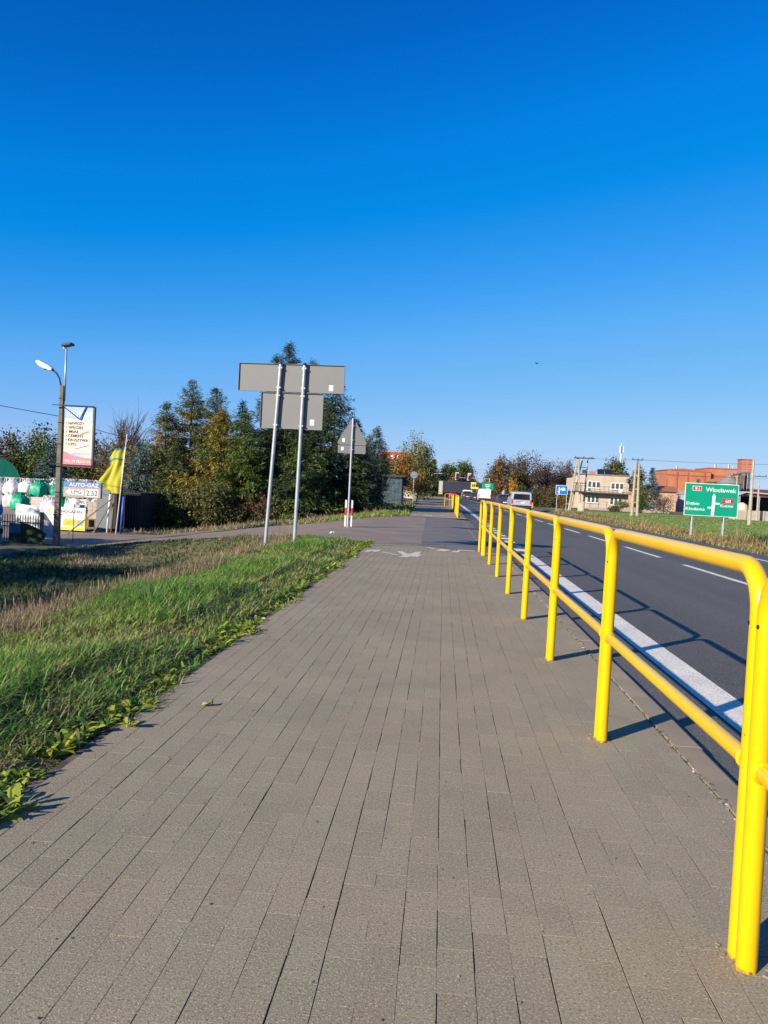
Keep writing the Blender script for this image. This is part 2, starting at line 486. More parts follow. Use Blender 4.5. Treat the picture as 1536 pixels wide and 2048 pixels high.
# ------------------------------------------------------------------ the paved path
def path_end(x): return float(near_edge(x)) - 0.02
base = MB(); xs_ = [-1.62, -1.0, -0.3, 0.4, 1.28]
base.add([(x, -8, -0.007) for x in xs_] + [(x, path_end(x), -0.007) for x in xs_], [(i, i + 1, 5 + i + 1, 5 + i) for i in range(4)])
path = base.build('paved_path', SAND); tag(path, kind='structure')

def paver_mesh(name, wx, wy, ch=0.0006, dep=0.03):
    mb = MB(); x, y = wx / 2, wy / 2
    P = [(-x, -y, -dep), (x, -y, -dep), (x, y, -dep), (-x, y, -dep),
         (-x, -y, -ch * .7), (x, -y, -ch * .7), (x, y, -ch * .7), (-x, y, -ch * .7),
         (-x + ch, -y, 0), (x - ch, -y, 0), (x - ch, y, 0), (-x + ch, y, 0)]
    F = [(8, 9, 10, 11)]
    for i in range(4):
        j = (i + 1) % 4
        F += [(i, j, 4 + j, 4 + i), (4 + i, 4 + j, 8 + j, 8 + i)]
    mb.add(P, F)
    return mb
rp = random.Random(3)
PITCHX = 0.1018
paver_list = []
xr = -1.575
row = 0
while xr + PITCHX < 1.285:
    gap = rp.choice([0.0006, 0.0008, 0.0010, 0.0013])
    yy = -4.0 + (0.1 if row % 2 else 0.0) + rp.uniform(-0.012, 0.012)
    drift = rp.uniform(-0.002, 0.002)
    end = path_end(xr + 0.05)
    while yy < end - 0.03:
        ln = min(0.1994, end - yy)
        paver_list.append((xr + PITCHX / 2 + rp.gauss(0, 0.0007) + drift * 0.5, yy + ln / 2, PITCHX - gap - rp.choice([0, 0.0003, 0.0006, 0.0012, 0.0018, 0.0026]), ln - rp.choice([0.0004, 0.0008, 0.0014, 0.0022]), rp.gauss(0, 0.0002), rp.gauss(0, 0.0004), rp.gauss(0, 0.0012), rp.gauss(0, 0.0020)))
        yy += 0.2
    xr += PITCHX
    row += 1
def in_view(x, y):
    if y < 1.6: return False
    px = 886 + 1580 * x / y * 1.0
    return -40 < px - 0.05 * 300 < 1560
near = sorted([p for p in paver_list if in_view(p[0], p[1])], key=lambda p: p[0] ** 2 + p[1] ** 2)[:300]
nearset = set(id(p) for p in near)
rest = MB()
SHARED = {}
for p in paver_list:
    if id(p) in nearset:
        key = (round(p[2], 4), round(p[3], 3))
        if key not in SHARED: SHARED[key] = paver_mesh('paver', key[0], key[1]).mesh('paver', PAVER)
        link('paver', SHARED[key], path, (p[0], p[1], p[4]), (p[5], p[6], p[7]))
    else:
        q = paver_mesh('x', p[2], p[3])
        ca, sa = math.cos(p[7]), math.sin(p[7])
        rest.add([(p[0] + a * ca - b * sa, p[1] + a * sa + b * ca, c + p[4] - a * p[6] + b * p[5]) for a, b, c in q.v], q.f)
o = rest.build('pavers', PAVER, path); tag(o, kind='stuff')

# kerb stones, one metre each
kerb = empty('kerb'); tag(kerb, kind='structure')
kmb = MB(); kmb.prism([(-0.075, -0.2), (0.075, -0.2), (0.075, -0.014), (0.066, -0.003), (0.055, 0), (-0.072, 0), (-0.075, -0.003)], 'y', -0.498, 0.498)
kme = kmb.mesh('kerbstone', KERBM)
for k in range(-3, 17):
    link('kerbstone', kme, kerb, (1.36 + rp.gauss(0, 0.002), 0.75 + k, rp.gauss(0.001, 0.003)), (rp.gauss(0, 0.003), 0, rp.gauss(0, 0.002)))
# crumbled mortar and grit along the kerb joint
rg = np.random.default_rng(12)
mb = MB()
for _ in range(900):
    y = rg.uniform(0.5, 14); x = rg.normal(1.285, 0.010); s = rg.uniform(0.002, 0.009)
    mb.box((x, y, 0.001), (s * 1.3, s * rg.uniform(1, 2.5), s * 0.8), rz=rg.uniform(0, 3), rx=rg.uniform(-.4, .4))
for _ in range(260):
    y = 1.5 + 8 * rg.random() ** 2; x = rg.uniform(-1.5, 1.25); s = rg.uniform(0.0015, 0.0055)
    mb.box((x, y, 0.001), (s * 1.3, s * 1.2, s), rz=rg.uniform(0, 3), rx=rg.uniform(-.4, .4))
for _ in range(26):
    y = 1.7 + 9 * rg.random() ** 1.5; x = rg.uniform(-1.5, 1.25); s = rg.uniform(0.002, 0.0048)
    mb.lathe([(s * .5, 0), (s, s * .5), (s * .6, s * 1.1), (s * .1, s * 1.2)], 6, (x, y, 0), mi=1)
tag(mb.build('grit', [M('grit', (0.34, 0.30, 0.25), (0.10, 0.085, 0.07), scale=9, rough=0.9, rnd=0.5), M('dark_pebble', (0.06, 0.05, 0.04), rough=0.9, rnd=0.5)]), 'loose grit and crumbled mortar scattered over the paved path', 'grit', kind='stuff')

# path beyond the side road: too far to tell the pavers apart
YP = [38.0, 50, 60, 70, 85, 100, 120, 140, 160, 178]
far_path = sheet('far_path', [(-1.55 - 0.022 * (y - 38), y, 0.012) for y in YP], [(1.22 + float(bend(y)) , y, 0.012) for y in YP], PAVER)
kb = sheet('far_kerb', [(1.22 + float(bend(y)), y, 0.010) for y in YP], [(1.37 + float(bend(y)), y, -0.066) for y in YP], KERBM)

# bicycle and pedestrian symbols painted on the path
def decal(name, polys, x, y, z=0.0045, ma=WORN, label=None):
    mb = MB()
    for k, p in enumerate(polys): mb.add([(a, b, 0.0005 * (k % 9)) for a, b in p], [tuple(range(len(p)))])
    o = mb.build(name, ma, None, (x, y, z)); return tag(o, kind='structure')
def circle(cx, cy, r0, r1, n=20):
    P = []
    for i in range(n):
        a, b = 2 * math.pi * i / n, 2 * math.pi * (i + 1) / n
        P.append([(cx + r0 * math.cos(a), cy + r0 * math.sin(a) * 1.3), (cx + r1 * math.cos(a), cy + r1 * math.sin(a) * 1.3), (cx + r1 * math.cos(b), cy + r1 * math.sin(b) * 1.3), (cx + r0 * math.cos(b), cy + r0 * math.sin(b) * 1.3)])
    return P
PED_P = [[(-0.89, 16.24), (-0.76, 16.22), (-0.65, 15.77), (-0.6, 14.87), (-0.77, 14.87), (-0.78, 14.99), (-0.69, 15.19), (-0.76, 15.63)], [(-0.65, 15.77), (-0.59, 15.7), (-0.5, 16.29), (-0.38, 16.41), (-0.41, 15.7), (-0.32, 15.81), (-0.41, 15.15), (-0.56, 15.11), (-0.6, 14.87)], [(-1.19, 15.79), (-1.07, 15.81), (-0.8, 15.28), (-0.81, 15.14), (-1.03, 15.61), (-1.17, 15.69)], [(-1.49, 15.54), (-1.48, 16.11), (-1.2, 16.38), (-1.22, 15.94), (-1.28, 15.65), (-1.37, 15.88), (-1.38, 15.58)]]
BIKE_P = [[(-0.35, 17.8), (-0.23, 17.85), (-0.09, 17.53), (-0.11, 17.35), (-0.24, 17.6)], [(-0.07, 17.14), (0.03, 17.54), (0.23, 17.48), (0.22, 17.2), (0.07, 16.96), (-0.06, 16.94)], [(0.23, 16.75), (0.29, 17.15), (0.39, 17.23), (0.41, 17.65), (0.47, 17.64), (0.41, 16.86)], [(0.47, 17.62), (0.78, 17.63), (0.77, 17.47), (0.46, 17.39)]]
ped = [[(x + 0.85, y - 15.6) for x, y in p] for p in PED_P]
decal('pedestrian_symbol', PED_P, 0, 0)
bike = [[(x - 0.2, y - 17.2) for x, y in p] for p in BIKE_P]
decal('bicycle_symbol', BIKE_P, 0, 0)
decal('pedestrian_symbol', ped, -0.95, 40.6, z=0.018)
decal('bicycle_symbol', bike, 0.15, 41.4, z=0.018)
# ------------------------------------------------------------------ yellow pedestrian barriers
def u_frame(L, H=1.11, r=0.0285, rb=0.13, seg=16):
    P = [(0, -L / 2, -0.05), (0, -L / 2, H - rb)]
    for i in range(1, 8):
        a = math.pi / 2 * i / 8
        P.append((0, -L / 2 + rb * (1 - math.cos(a)), H - rb + rb * math.sin(a)))
    P += [(0, -L / 2 + rb, H), (0, L / 2 - rb, H)]
    for i in range(1, 8):
        a = math.pi / 2 * i / 8
        P.append((0, L / 2 - rb + rb * math.sin(a), H - rb + rb * math.cos(a)))
    P += [(0, L / 2, H - rb), (0, L / 2, -0.05)]
    return MB().tube(P, r, seg)
RUST = speckle(M('rusty_paint', (0.42, 0.20, 0.02), (0.15, 0.07, 0.025), scale=30, rough=0.8), 60, (0.74, 0.43, 0.0), 0.5, 0.6, 0.8)
BAR_G = 'yellow tube barriers along the kerb'
CACHE = {}
def barrier(y0, y1, label, x=0.91, ma=YEL, tilt=0):
    L = y1 - y0
    root = empty('tube_barrier', (x, (y0 + y1) / 2, 0), 0, label, 'barrier', BAR_G)
    root.rotation_euler = (0, tilt, 0)
    k = round(L, 2)
    if k not in CACHE:
        rail = MB().tube([(0, -L / 2 + 0.02, 0.56), (0, L / 2 - 0.02, 0.56)], 0.0245, 14)
        weld = MB().lathe([(0.0255, 0.0), (0.031, 0.006), (0.0255, 0.014)], 14)
        CACHE[k] = (u_frame(L).mesh('frame', ma, 40), rail.mesh('mid_rail', ma, 40), weld.mesh('weld_bead', ma, 40))
    link('frame', CACHE[k][0], root); link('mid_rail', CACHE[k][1], root)
    for s in (-1, 1): link('weld_bead', CACHE[k][2], root, (0, s * (L / 2 - 0.027), 0.56), (s * math.pi / 2, 0, 0))
    if 'collar' not in CACHE: CACHE['collar'] = MB().lathe([(0.0290, -0.01), (0.0296, 0.002), (0.0288, 0.009)], 16).mesh('rusty_foot', RUST, 40)
    for s in (-1, 1): link('rusty_foot', CACHE['collar'], root, (0, s * L / 2, 0))
    hole = CACHE.get('hole')
    if hole is None:
        mbh = MB(); mbh.lathe([(0.006, -0.002), (0.006, 0.002)], 10); hole = CACHE['hole'] = mbh.mesh('drain_hole', DARK)
    for s in (-1, 1):
        link('drain_hole', hole, root, (-0.0282, s * (L / 2 - 0.006), 0.955), (0, math.pi / 2, 0))
    return root
ordw = ['nearest yellow barrier, mostly cut off by the right edge', 'first whole yellow barrier from the camera, widest in view', 'second whole yellow barrier from the camera', 'third whole yellow barrier from the camera', 'fourth whole yellow barrier from the camera', 'fifth whole yellow barrier from the camera', 'sixth whole yellow barrier from the camera', 'seventh whole yellow barrier from the camera', 'last short yellow barrier beside the side road']
edges = [0.24, 2.26, 4.27, 6.28, 8.29, 10.33, 12.38, 14.45, 16.40, 17.80]
rb_ = random.Random(9)
for i in range(9):
    g = 0.031
    barrier(edges[i] + g, edges[i + 1] - g, ordw[i], x=0.91 - 0.0 * i - (0.03 if i == 8 else 0), tilt=rb_.gauss(0, 0.004))
# lifted paving and sand round the nearest post
mb = MB(); rc = random.Random(2)
for k_, (px_, py_) in enumerate([(0.91, 2.26), (0.91, 4.27), (0.91, 6.28)]):
    for a in range(9):
        t = rc.uniform(0, 6.28); rr = rc.uniform(0.035, 0.062)
        mb.box((px_ + rr * math.cos(t), py_ + 1.7 * rr * math.sin(t), 0.001), (rc.uniform(.006, .018), rc.uniform(.005, .012), 0.005), rz=rc.uniform(0, 3), rx=rc.uniform(-.2, .2))
tag(mb.build('mortar_chips', KERBM, smooth=False), 'chipped mortar crumbs round the feet of the nearest barrier posts', 'mortar', kind='stuff')

# barred railing panels beyond the side road
bar_me = MB().box((0, 0, 0.53), (0.02, 0.02, 0.98)).mesh('bar', YEL)
fme = u_frame(1.96, H=1.09, seg=8).mesh('frame', YEL, 40)
rme = MB().tube([(0, -0.97, 0.07), (0, 0.97, 0.07)], 0.02, 6).mesh('bottom_rail', YEL, 40)
nm = ['first', 'second', 'third', 'fourth', 'fifth', 'sixth', 'seventh', 'eighth', 'ninth', 'tenth', 'eleventh', 'twelfth', 'thirteenth', 'fourteenth']
for k in range(14):
    root = empty('barred_railing', (0.80 + 0.004 * k, 40.45 + 2.0 * k, 0), 0, '%s yellow barred railing panel beyond the side road, counted from the junction' % nm[k], 'railing', 'yellow barred railing panels beyond the junction')
    link('frame', fme, root); link('bottom_rail', rme, root)
    for j in range(15):
        link('bar', bar_me, root, (0, -0.875 + 0.125 * j, 0))
root = empty('tube_barrier', (0.50, 70.9, 0), R(-75), 'small yellow gate-like barrier set across the far path', 'barrier')
u_frame(0.62, H=1.1, seg=8).build('frame', YELD, root, smooth=40)
MB().tube([(0, -0.29, 0.58), (0, 0.29, 0.58)], 0.02, 8).build('mid_rail', YELD, root)
MB().tube([(0, 0.12, 0.0), (0, 0.12, 1.09)], 0.02, 8).build('upright', YELD, root)

# ------------------------------------------------------------------ vegetation on the ground
rng = np.random.default_rng(21)
BL = [(0, 1.0), (0.5, 0.75), (1.0, 0.08)]
LF = [(0, 0.25), (0.3, 0.75), (0.6, 1.0), (0.85, 0.7), (1.0, 0.05)]
def clump_field(n, x0, x1, y0, y1, nc, spread, uni=0.4):
    """points gathered in loose clumps inside a rectangle"""
    cx = rng.uniform(x0, x1, nc); cy = rng.uniform(y0, y1, nc)
    k = rng.integers(0, nc, n)
    x = cx[k] + rng.normal(0, spread, n); y = cy[k] + rng.normal(0, spread, n)
    u = rng.random(n) < uni
    x[u] = rng.uniform(x0, x1, u.sum()); y[u] = rng.uniform(y0, y1, u.sum())
    ok = (x > x0) & (x < x1) & (y > y0) & (y < y1)
    return x[ok], y[ok], k[ok]
def verge_ok(x, y, edge=-1.60):
    return (x < edge + 0.02 + 0.05 * np.sin(y * 3.1) + 0.03 * np.sin(y * 9.7)) & (y < near_edge(x) - 0.1)
def blades(x, y, h, w, e0=(45, 95), e1=(-60, 45), zoff=0.0, prof=BL):
    n = len(x)
    P = np.stack([x, y, ground(x, y) + zoff], 1)
    return strips(P, rng.uniform(0, 2 * np.pi, n), h, w, prof, np.radians(rng.uniform(*e0, n)), np.radians(rng.uniform(*e1, n)))
sets = []
def patch_noise(x, y): return np.sin(x * 2.3 + 1.7 * np.sin(y * 0.9)) + np.sin(y * 1.7 + 1.3 * np.sin(x * 1.9 + 0.5)) + 0.6 * np.sin(x * 5.1 - y * 3.7)
for (x0, x1, y0, y1, n, hh) in [(-4.4, -1.55, 2.0, 6, 74000, 0.22), (-4.6, -1.55, 6, 10, 58000, 0.21), (-4.8, -1.5, 10, 15, 42000, 0.20), (-6, -1.4, 15, 24, 30000, 0.17)]:
    x, y, k = clump_field(n, x0, x1, y0, y1, 420, 0.10, 0.35)
    ok = verge_ok(x, y)
    # trodden, sparser strip close to the weeds
    ok &= ~((x > -2.1 - 0.1 * np.sin(y * 2)) & (rng.random(len(x)) < 0.4))
    x, y, k = x[ok], y[ok], k[ok]
    pn = patch_noise(x, y); d = np.hypot(x, y)
    h = hh * (0.55 + 0.5 * rng.random(len(x))) * np.clip(0.85 + 0.22 * pn, 0.35, 1.6) * np.where(x > -2.15, 0.55, 1.0)
    w = 0.0050 + 0.00065 * d + 0.003 * rng.random(len(x))
    dark = (pn + 0.7 * np.sin(k * 1.3)) > 0.15
    tan = rng.random(len(x)) < (0.10 + 0.16 * (pn < -0.8) + 0.40 * (x < -3.45) + 0.2 * (x > -2.2))
    for mi, sel in ((0, ~dark & ~tan), (1, dark & ~tan), (2, tan)):
        V_, Q_ = blades(x[sel], y[sel], h[sel], w[sel]); sets.append((V_, Q_, mi))
# flattened straw in the trodden strip
x, y, k = clump_field(9000, -2.6, -1.62, 2, 16, 200, 0.12, 0.6); ok = verge_ok(x, y)
V_, Q_ = blades(x[ok], y[ok], 0.10 + 0.08 * rng.random(ok.sum()), np.full(ok.sum(), 0.005), (5, 40), (-20, 10)); sets.append((V_, Q_, 2))
tag(link('verge_grass', strip_mesh('verge_grass', sets, [GRASS, GRASSD, DRY])), 'rough green grass on the verge left of the path', 'grass', kind='stuff')

# broad-leaved weeds along the path edge
sets = []
yc = np.concatenate([np.arange(2.2, 7, 0.016), np.arange(7, 19, 0.028)])
yc = yc[rng.random(len(yc)) < 0.82]
for y in yc:
    x = -1.63 + 0.05 * math.sin(y * 3.1) + rng.normal(0, 0.045) - 0.26 * rng.random() ** 1.4
    big = rng.uniform(0.6, 1.35) * (1.2 if math.sin(y * 2.2) + math.sin(y * 5.3) > 0.2 else 0.7)
    n = int(rng.integers(10, 20))
    P = np.stack([rng.normal(x, 0.02, n), rng.normal(y, 0.02, n), np.full(n, 0.0)], 1)
    V_, Q_ = strips(P, rng.uniform(0, 6.28, n), big * rng.uniform(0.035, 0.090, n), big * rng.uniform(0.012, 0.024, n), LF, np.radians(rng.uniform(20, 85, n)), np.radians(rng.uniform(-40, 30, n)), roll=rng.normal(0, 0.35, n))
    sets.append((V_, Q_, 0 if rng.random() < 0.75 else 1))
for _ in range(90):
    y = rng.uniform(2.4, 15); x = rng.uniform(-2.7, -1.9); n = 9; big = rng.uniform(0.5, 0.95)
    P = np.stack([rng.normal(x, 0.02, n), rng.normal(y, 0.02, n), ground(np.full(n, x), np.full(n, y))], 1)
    V_, Q_ = strips(P, rng.uniform(0, 6.28, n), big * rng.uniform(0.07, 0.15, n), big * rng.uniform(0.018, 0.034, n), LF, np.radians(rng.uniform(25, 75, n)), np.radians(rng.uniform(-30, 30, n)), roll=rng.normal(0, 0.3, n))
    sets.append((V_, Q_, 1 if rng.random() < 0.6 else 0))
tag(link('edge_weeds', strip_mesh('edge_weeds', sets, [WEED, GRASS])), 'bright yellow-green leafy weeds along the left edge of the paving', 'weeds', kind='stuff')

# dry stalks along the top of the ditch and on the slope
sets = []
x, y, k = clump_field(34000, -4.9, -3.1, 4.5, 23, 420, 0.14, 0.25); ok = verge_ok(x, y) & (x < -3.3 + 0.25 * np.sin(y * 1.3)) & (rng.random(len(x)) < 0.85)
x, y = x[ok], y[ok]; d = np.hypot(x, y)
V_, Q_ = blades(x, y, rng.uniform(0.08, 0.27, len(x)) * np.interp(y, [8, 16, 22], [1, .8, .5]), 0.003 + 0.0005 * d, (35, 100), (-20, 90)); sets.append((V_, Q_, 0))
n = 260; x = rng.uniform(-5.0, -3.4, n); y = rng.uniform(5, 20, n); ok = verge_ok(x, y); x, y = x[ok], y[ok]
V_, Q_ = blades(x, y, rng.uniform(0.15, 0.34, len(x)), np.full(len(x), 0.0055), (75, 100), (60, 100), prof=[(0, .6), (.7, .5), (.8, 1.6), (.93, 1.6), (1, .2)]); sets.append((V_, Q_, 0))
x, y, k = clump_field(24000, -12.5, -4.2, 8, 26, 260, 0.25, 0.5); ok = verge_ok(x, y); x, y = x[ok], y[ok]; d = np.hypot(x, y)
pn = patch_noise(x * 0.6, y * 0.6)
g = (pn > -1.1)
V_, Q_ = blades(x[g], y[g], rng.uniform(0.12, 0.34, g.sum()) * np.interp(y[g], [10, 18, 24], [1, .8, .4]), 0.008 + 0.0009 * d[g]); sets.append((V_, Q_, 1))
V_, Q_ = blades(x[~g], y[~g], rng.uniform(0.12, 0.34, (~g).sum()) * np.interp(y[~g], [10, 18, 24], [1, .8, .4]), 0.006 + 0.0006 * d[~g], (50, 95), (20, 80)); sets.append((V_, Q_, 0))
tag(link('ditch_grass', strip_mesh('ditch_grass', sets, [DRY, DITCH])), 'brown dry stalks and green tufts along the ditch', 'dry grass', kind='stuff')

# grass beyond the side road on the left
sets = []
x, y, k = clump_field(52000, -16, -1.5, 31, 66, 300, 0.45, 0.55)
ok = (y > far_edge(x) + 0.1) & (x < -1.65 - 0.022 * (y - 38) + 0.1 * np.sin(y * 2))
x, y = x[ok], y[ok]; d = np.hypot(x, y)
pn = patch_noise(x * 0.5, y * 0.5)
dr = ((x < -5.2 - 0.05 * (y - 40)) & (pn < 0.2)) | (rng.random(len(x)) < 0.08)
V_, Q_ = blades(x[~dr], y[~dr], rng.uniform(0.10, 0.24, (~dr).sum()), 0.02 + 0.0007 * d[~dr]); sets.append((V_, Q_, 0))
V_, Q_ = blades(x[dr], y[dr], rng.uniform(0.08, 0.34, dr.sum()) * np.clip(1 + 0.4 * pn[dr], 0.5, 1.7), 0.012 + 0.0005 * d[dr], (35, 95), (-20, 90)); sets.append((V_, Q_, 1))
tag(link('far_verge_grass', strip_mesh('far_verge_grass', sets, [GRASS, DRY])), 'green grass and dry stalks on the bank beyond the side road', 'grass', kind='stuff')

# right-hand verge and lawn
sets = []
x, y, k = clump_field(34000, 9.25, 14.5, 14, 75, 420, 0.35, 0.35)
d = np.hypot(x, y); pn = patch_noise(x * 0.7, y * 0.5)
tall = np.exp(-((x - 11.6) / 1.1) ** 2)
h = rng.uniform(0.08, 0.2, len(x)) + rng.uniform(0.1, 0.40, len(x)) * tall * np.clip(0.6 + 0.5 * pn, 0.15, 1.5)
g = rng.random(len(x)) < np.where(x > 12.8, 0.75, 0.22)
V_, Q_ = blades(x[g], y[g], h[g] * 0.8, 0.010 + 0.0006 * d[g]); sets.append((V_, Q_, 1))
V_, Q_ = blades(x[~g], y[~g], h[~g], 0.008 + 0.0006 * d[~g], (45, 90), (-10, 60)); sets.append((V_, Q_, 0))
n = 500; x = rng.normal(13.1, 0.45, n); y = rng.normal(31.5, 1.0, n)
V_, Q_ = blades(x, y, rng.uniform(0.25, 0.6, n), np.full(n, 0.05), (50, 95), (10, 70)); sets.append((V_, Q_, 2))
tag(link('roadside_grass', strip_mesh('roadside_grass', sets, [STRAW, GRASS, M('withered_weed', (0.03, 0.035, 0.015), rough=0.8, rnd=0.4)])), 'tall straw-coloured grass along the far side of the road', 'dry grass', kind='stuff')
sheet('lawn', [(13.4, y, -0.17) for y in (8, 40, 75, 105)], [(75, y, -0.17) for y in (8, 40, 75, 105)], LAWN)
sets = []
n = 17000; y = 20 + 70 * rng.random(n) ** 1.4; x = 13.2 + rng.random(n) * (y * 0.55)
d = np.hypot(x, y)
V_, Q_ = blades(x, y, rng.uniform(0.05, 0.12, n), 0.015 + 0.0009 * d, (40, 90), (0, 60), zoff=0.03); sets.append((V_, Q_, 0))
tag(link('lawn_grass', strip_mesh('lawn_grass', sets, [M('lawn_blade', (0.150, 0.240, 0.030), (0.200, 0.255, 0.055), scale=0.3, rough=0.6, rnd=0.25, hue=0.02, trans=0.25)])), 'short bright green lawn behind the green road sign', 'grass', kind='stuff')

# fallen bits in the grass
ORG = M('orange_leaf', (0.62, 0.20, 0.03), (0.5, 0.25, 0.05), scale=20, rough=0.6)
def crumpled(name, loc, s, ma, label, cat, seed):
    r0 = random.Random(seed); mb = MB()
    n = 5; P = []
    for i in range(n):
        for j in range(n):
            P.append(((i / 4 - .5) * s, (j / 4 - .5) * s * 0.7, r0.uniform(0, 0.5) * s))
    mb.add(P, [(i * n + j, (i + 1) * n + j, (i + 1) * n + j + 1, i * n + j + 1) for i in range(n - 1) for j in range(n - 1)])
    o = mb.build(name, ma, None, loc, (0, 0, r0.uniform(0, 3)), smooth=True)
    sl = o.modifiers.new('thick', 'SOLIDIFY'); sl.thickness = 0.002
    return tag(o, label, cat)
crumpled('crumpled_wrapper', (-2.25, 8.7, 0.10), 0.12, ORG, 'larger orange crumpled scrap lying in the verge grass', 'litter', 1)
crumpled('crumpled_scrap', (-2.62, 7.55, 0.12), 0.07, ORG, 'small orange scrap lying in the verge grass nearer the camera', 'litter', 2)
crumpled('paper_litter', (-2.62, 19.0, 0.12), 0.12, PAPER, 'white scrap of paper in the grass below the triangular sign', 'litter', 3)
crumpled('fallen_leaf', (-1.26, 4.35, 0.004), 0.06, M('yellow_leaf', (0.33, 0.30, 0.06), rough=0.6), 'pale yellow fallen leaf on the paving near the left edge', 'leaf', 4)
# ------------------------------------------------------------------ sign backs on the left verge
def bracket(root, x, z, y=-0.055, w=0.11):
    MB().box((x, y + 0.02, z), (w, 0.03, 0.035)).box((x, y - 0.035, z), (w * .75, 0.012, 0.03)).build('clamp', GALV, root)
def sign_back(root, x0, x1, z0, z1, y=0.0, lip=0.03, stick=None):
    """sheet-metal sign seen from behind: panel with a folded rim and a sticker"""
    mb = MB().bbox(x0, x1, y, y + 0.004, z0, z1)
    p = mb.build('panel', SIGNG, root)
    rim = MB().bbox(x0, x1, y - lip, y - 0.001, z1 - 0.008, z1).bbox(x0, x1, y - lip, y - 0.001, z0, z0 + 0.008)
    rim.bbox(x0, x0 + 0.008, y - lip, y - 0.001, z0 + 0.009, z1 - 0.009).bbox(x1 - 0.008, x1, y - lip, y - 0.001, z0 + 0.009, z1 - 0.009)
    rim.build('folded_rim', SIGNG, p)
    if stick: MB().box((stick[0], y - 0.002, stick[1]), (0.085, 0.002, 0.115)).build('sticker', PAPER, p)
    return p
sg = empty('direction_sign', (-3.2, 16.0, -0.08), R(-4), 'two grey sign boards seen from behind, one above the other on two steel posts', 'road sign')
sign_back(sg, -1.12, 1.10, 3.22, 3.79, stick=(0.83, 3.33))
sign_back(sg, -0.62, 0.69, 2.47, 3.205, stick=(0.47, 2.62))
MB().tube([(-0.385, -0.065, -0.3), (-0.225, -0.065, 3.78)], 0.036, 14).build('post', GALV, sg, smooth=40)
MB().tube([(0.235, -0.065, -0.3), (0.275, -0.065, 3.76)], 0.036, 14).build('post', GALV, sg, smooth=40)
for xb, xt in ((-0.385, -0.225), (0.235, 0.275)):
    MB().tube([(xt, -0.065, 3.77), (xt, -0.065, 3.81)], 0.038, 12).build('post_cap', DARK, sg)
    for z in (3.70, 3.30, 3.14, 2.54): bracket(sg, xb + (xt - xb) * (z + .3) / 4.08, z)
tr = empty('triangular_sign', (-2.95, 24.9, 0.0), R(2), 'grey back of a triangular warning sign with a plate below', 'road sign')
def tri_poly(w_, h, r=0.06):
    P = []
    C = [(-w_ / 2 + 0.1, 0.06), (w_ / 2 - 0.1, 0.06), (0, h - 0.12)]
    for (cx, cz), a0 in zip(C, (150, 270, 30)):
        for i in range(5):
            a = R(a0 + i * 30); P.append((cx + r * math.cos(a), cz + r * math.sin(a)))
    return P
p = MB().prism([(a, b + 2.60) for a, b in tri_poly(1.0, 0.90)], 'y', -0.004, 0.006).build('panel', SIGNG, tr)
MB().box((-0.27, -0.008, 2.74), (0.08, 0.002, 0.11)).build('sticker', PAPER, p)
p = MB().bbox(-0.44, 0.44, -0.004, 0.006, 2.33, 2.585).build('plate', SIGNG, tr)
MB().box((-0.30, -0.008, 2.47), (0.08, 0.002, 0.11)).build('sticker', PAPER, p)
MB().tube([(0, -0.05, -0.3), (0.0, -0.05, 3.44)], 0.032, 12).build('post', GALV, tr, smooth=40)
for z in (3.2, 2.75, 2.45): bracket(tr, 0, z, y=-0.04)
# red and white guide posts beside it
REDP = M('red_reflective', (0.55, 0.03, 0.04), rough=0.4)
WPL = M('white_plastic', (0.62, 0.61, 0.58), (0.52, 0.51, 0.48), scale=4, rough=0.5)
def guide_post(x, y, label, h=0.86):
    g = empty('guide_post', (x, y, 0), 0, label, 'guide post', 'guide posts at the junction')
    MB().prism([(-0.032, 0), (0.032, 0), (0.032, h - 0.02), (-0.032, h)], 'y', -0.03, 0.03).build('body', WPL, g, bevel=0.006)
    MB().box((0.0, -0.034, h * 0.56), (0.060, 0.006, 0.24), ry=0.0).build('red_band', REDP, g)
guide_post(-3.05, 25.02, 'red and white guide post left behind the triangular sign post')
guide_post(-2.855, 25.05, 'red and white guide post right behind the triangular sign post')

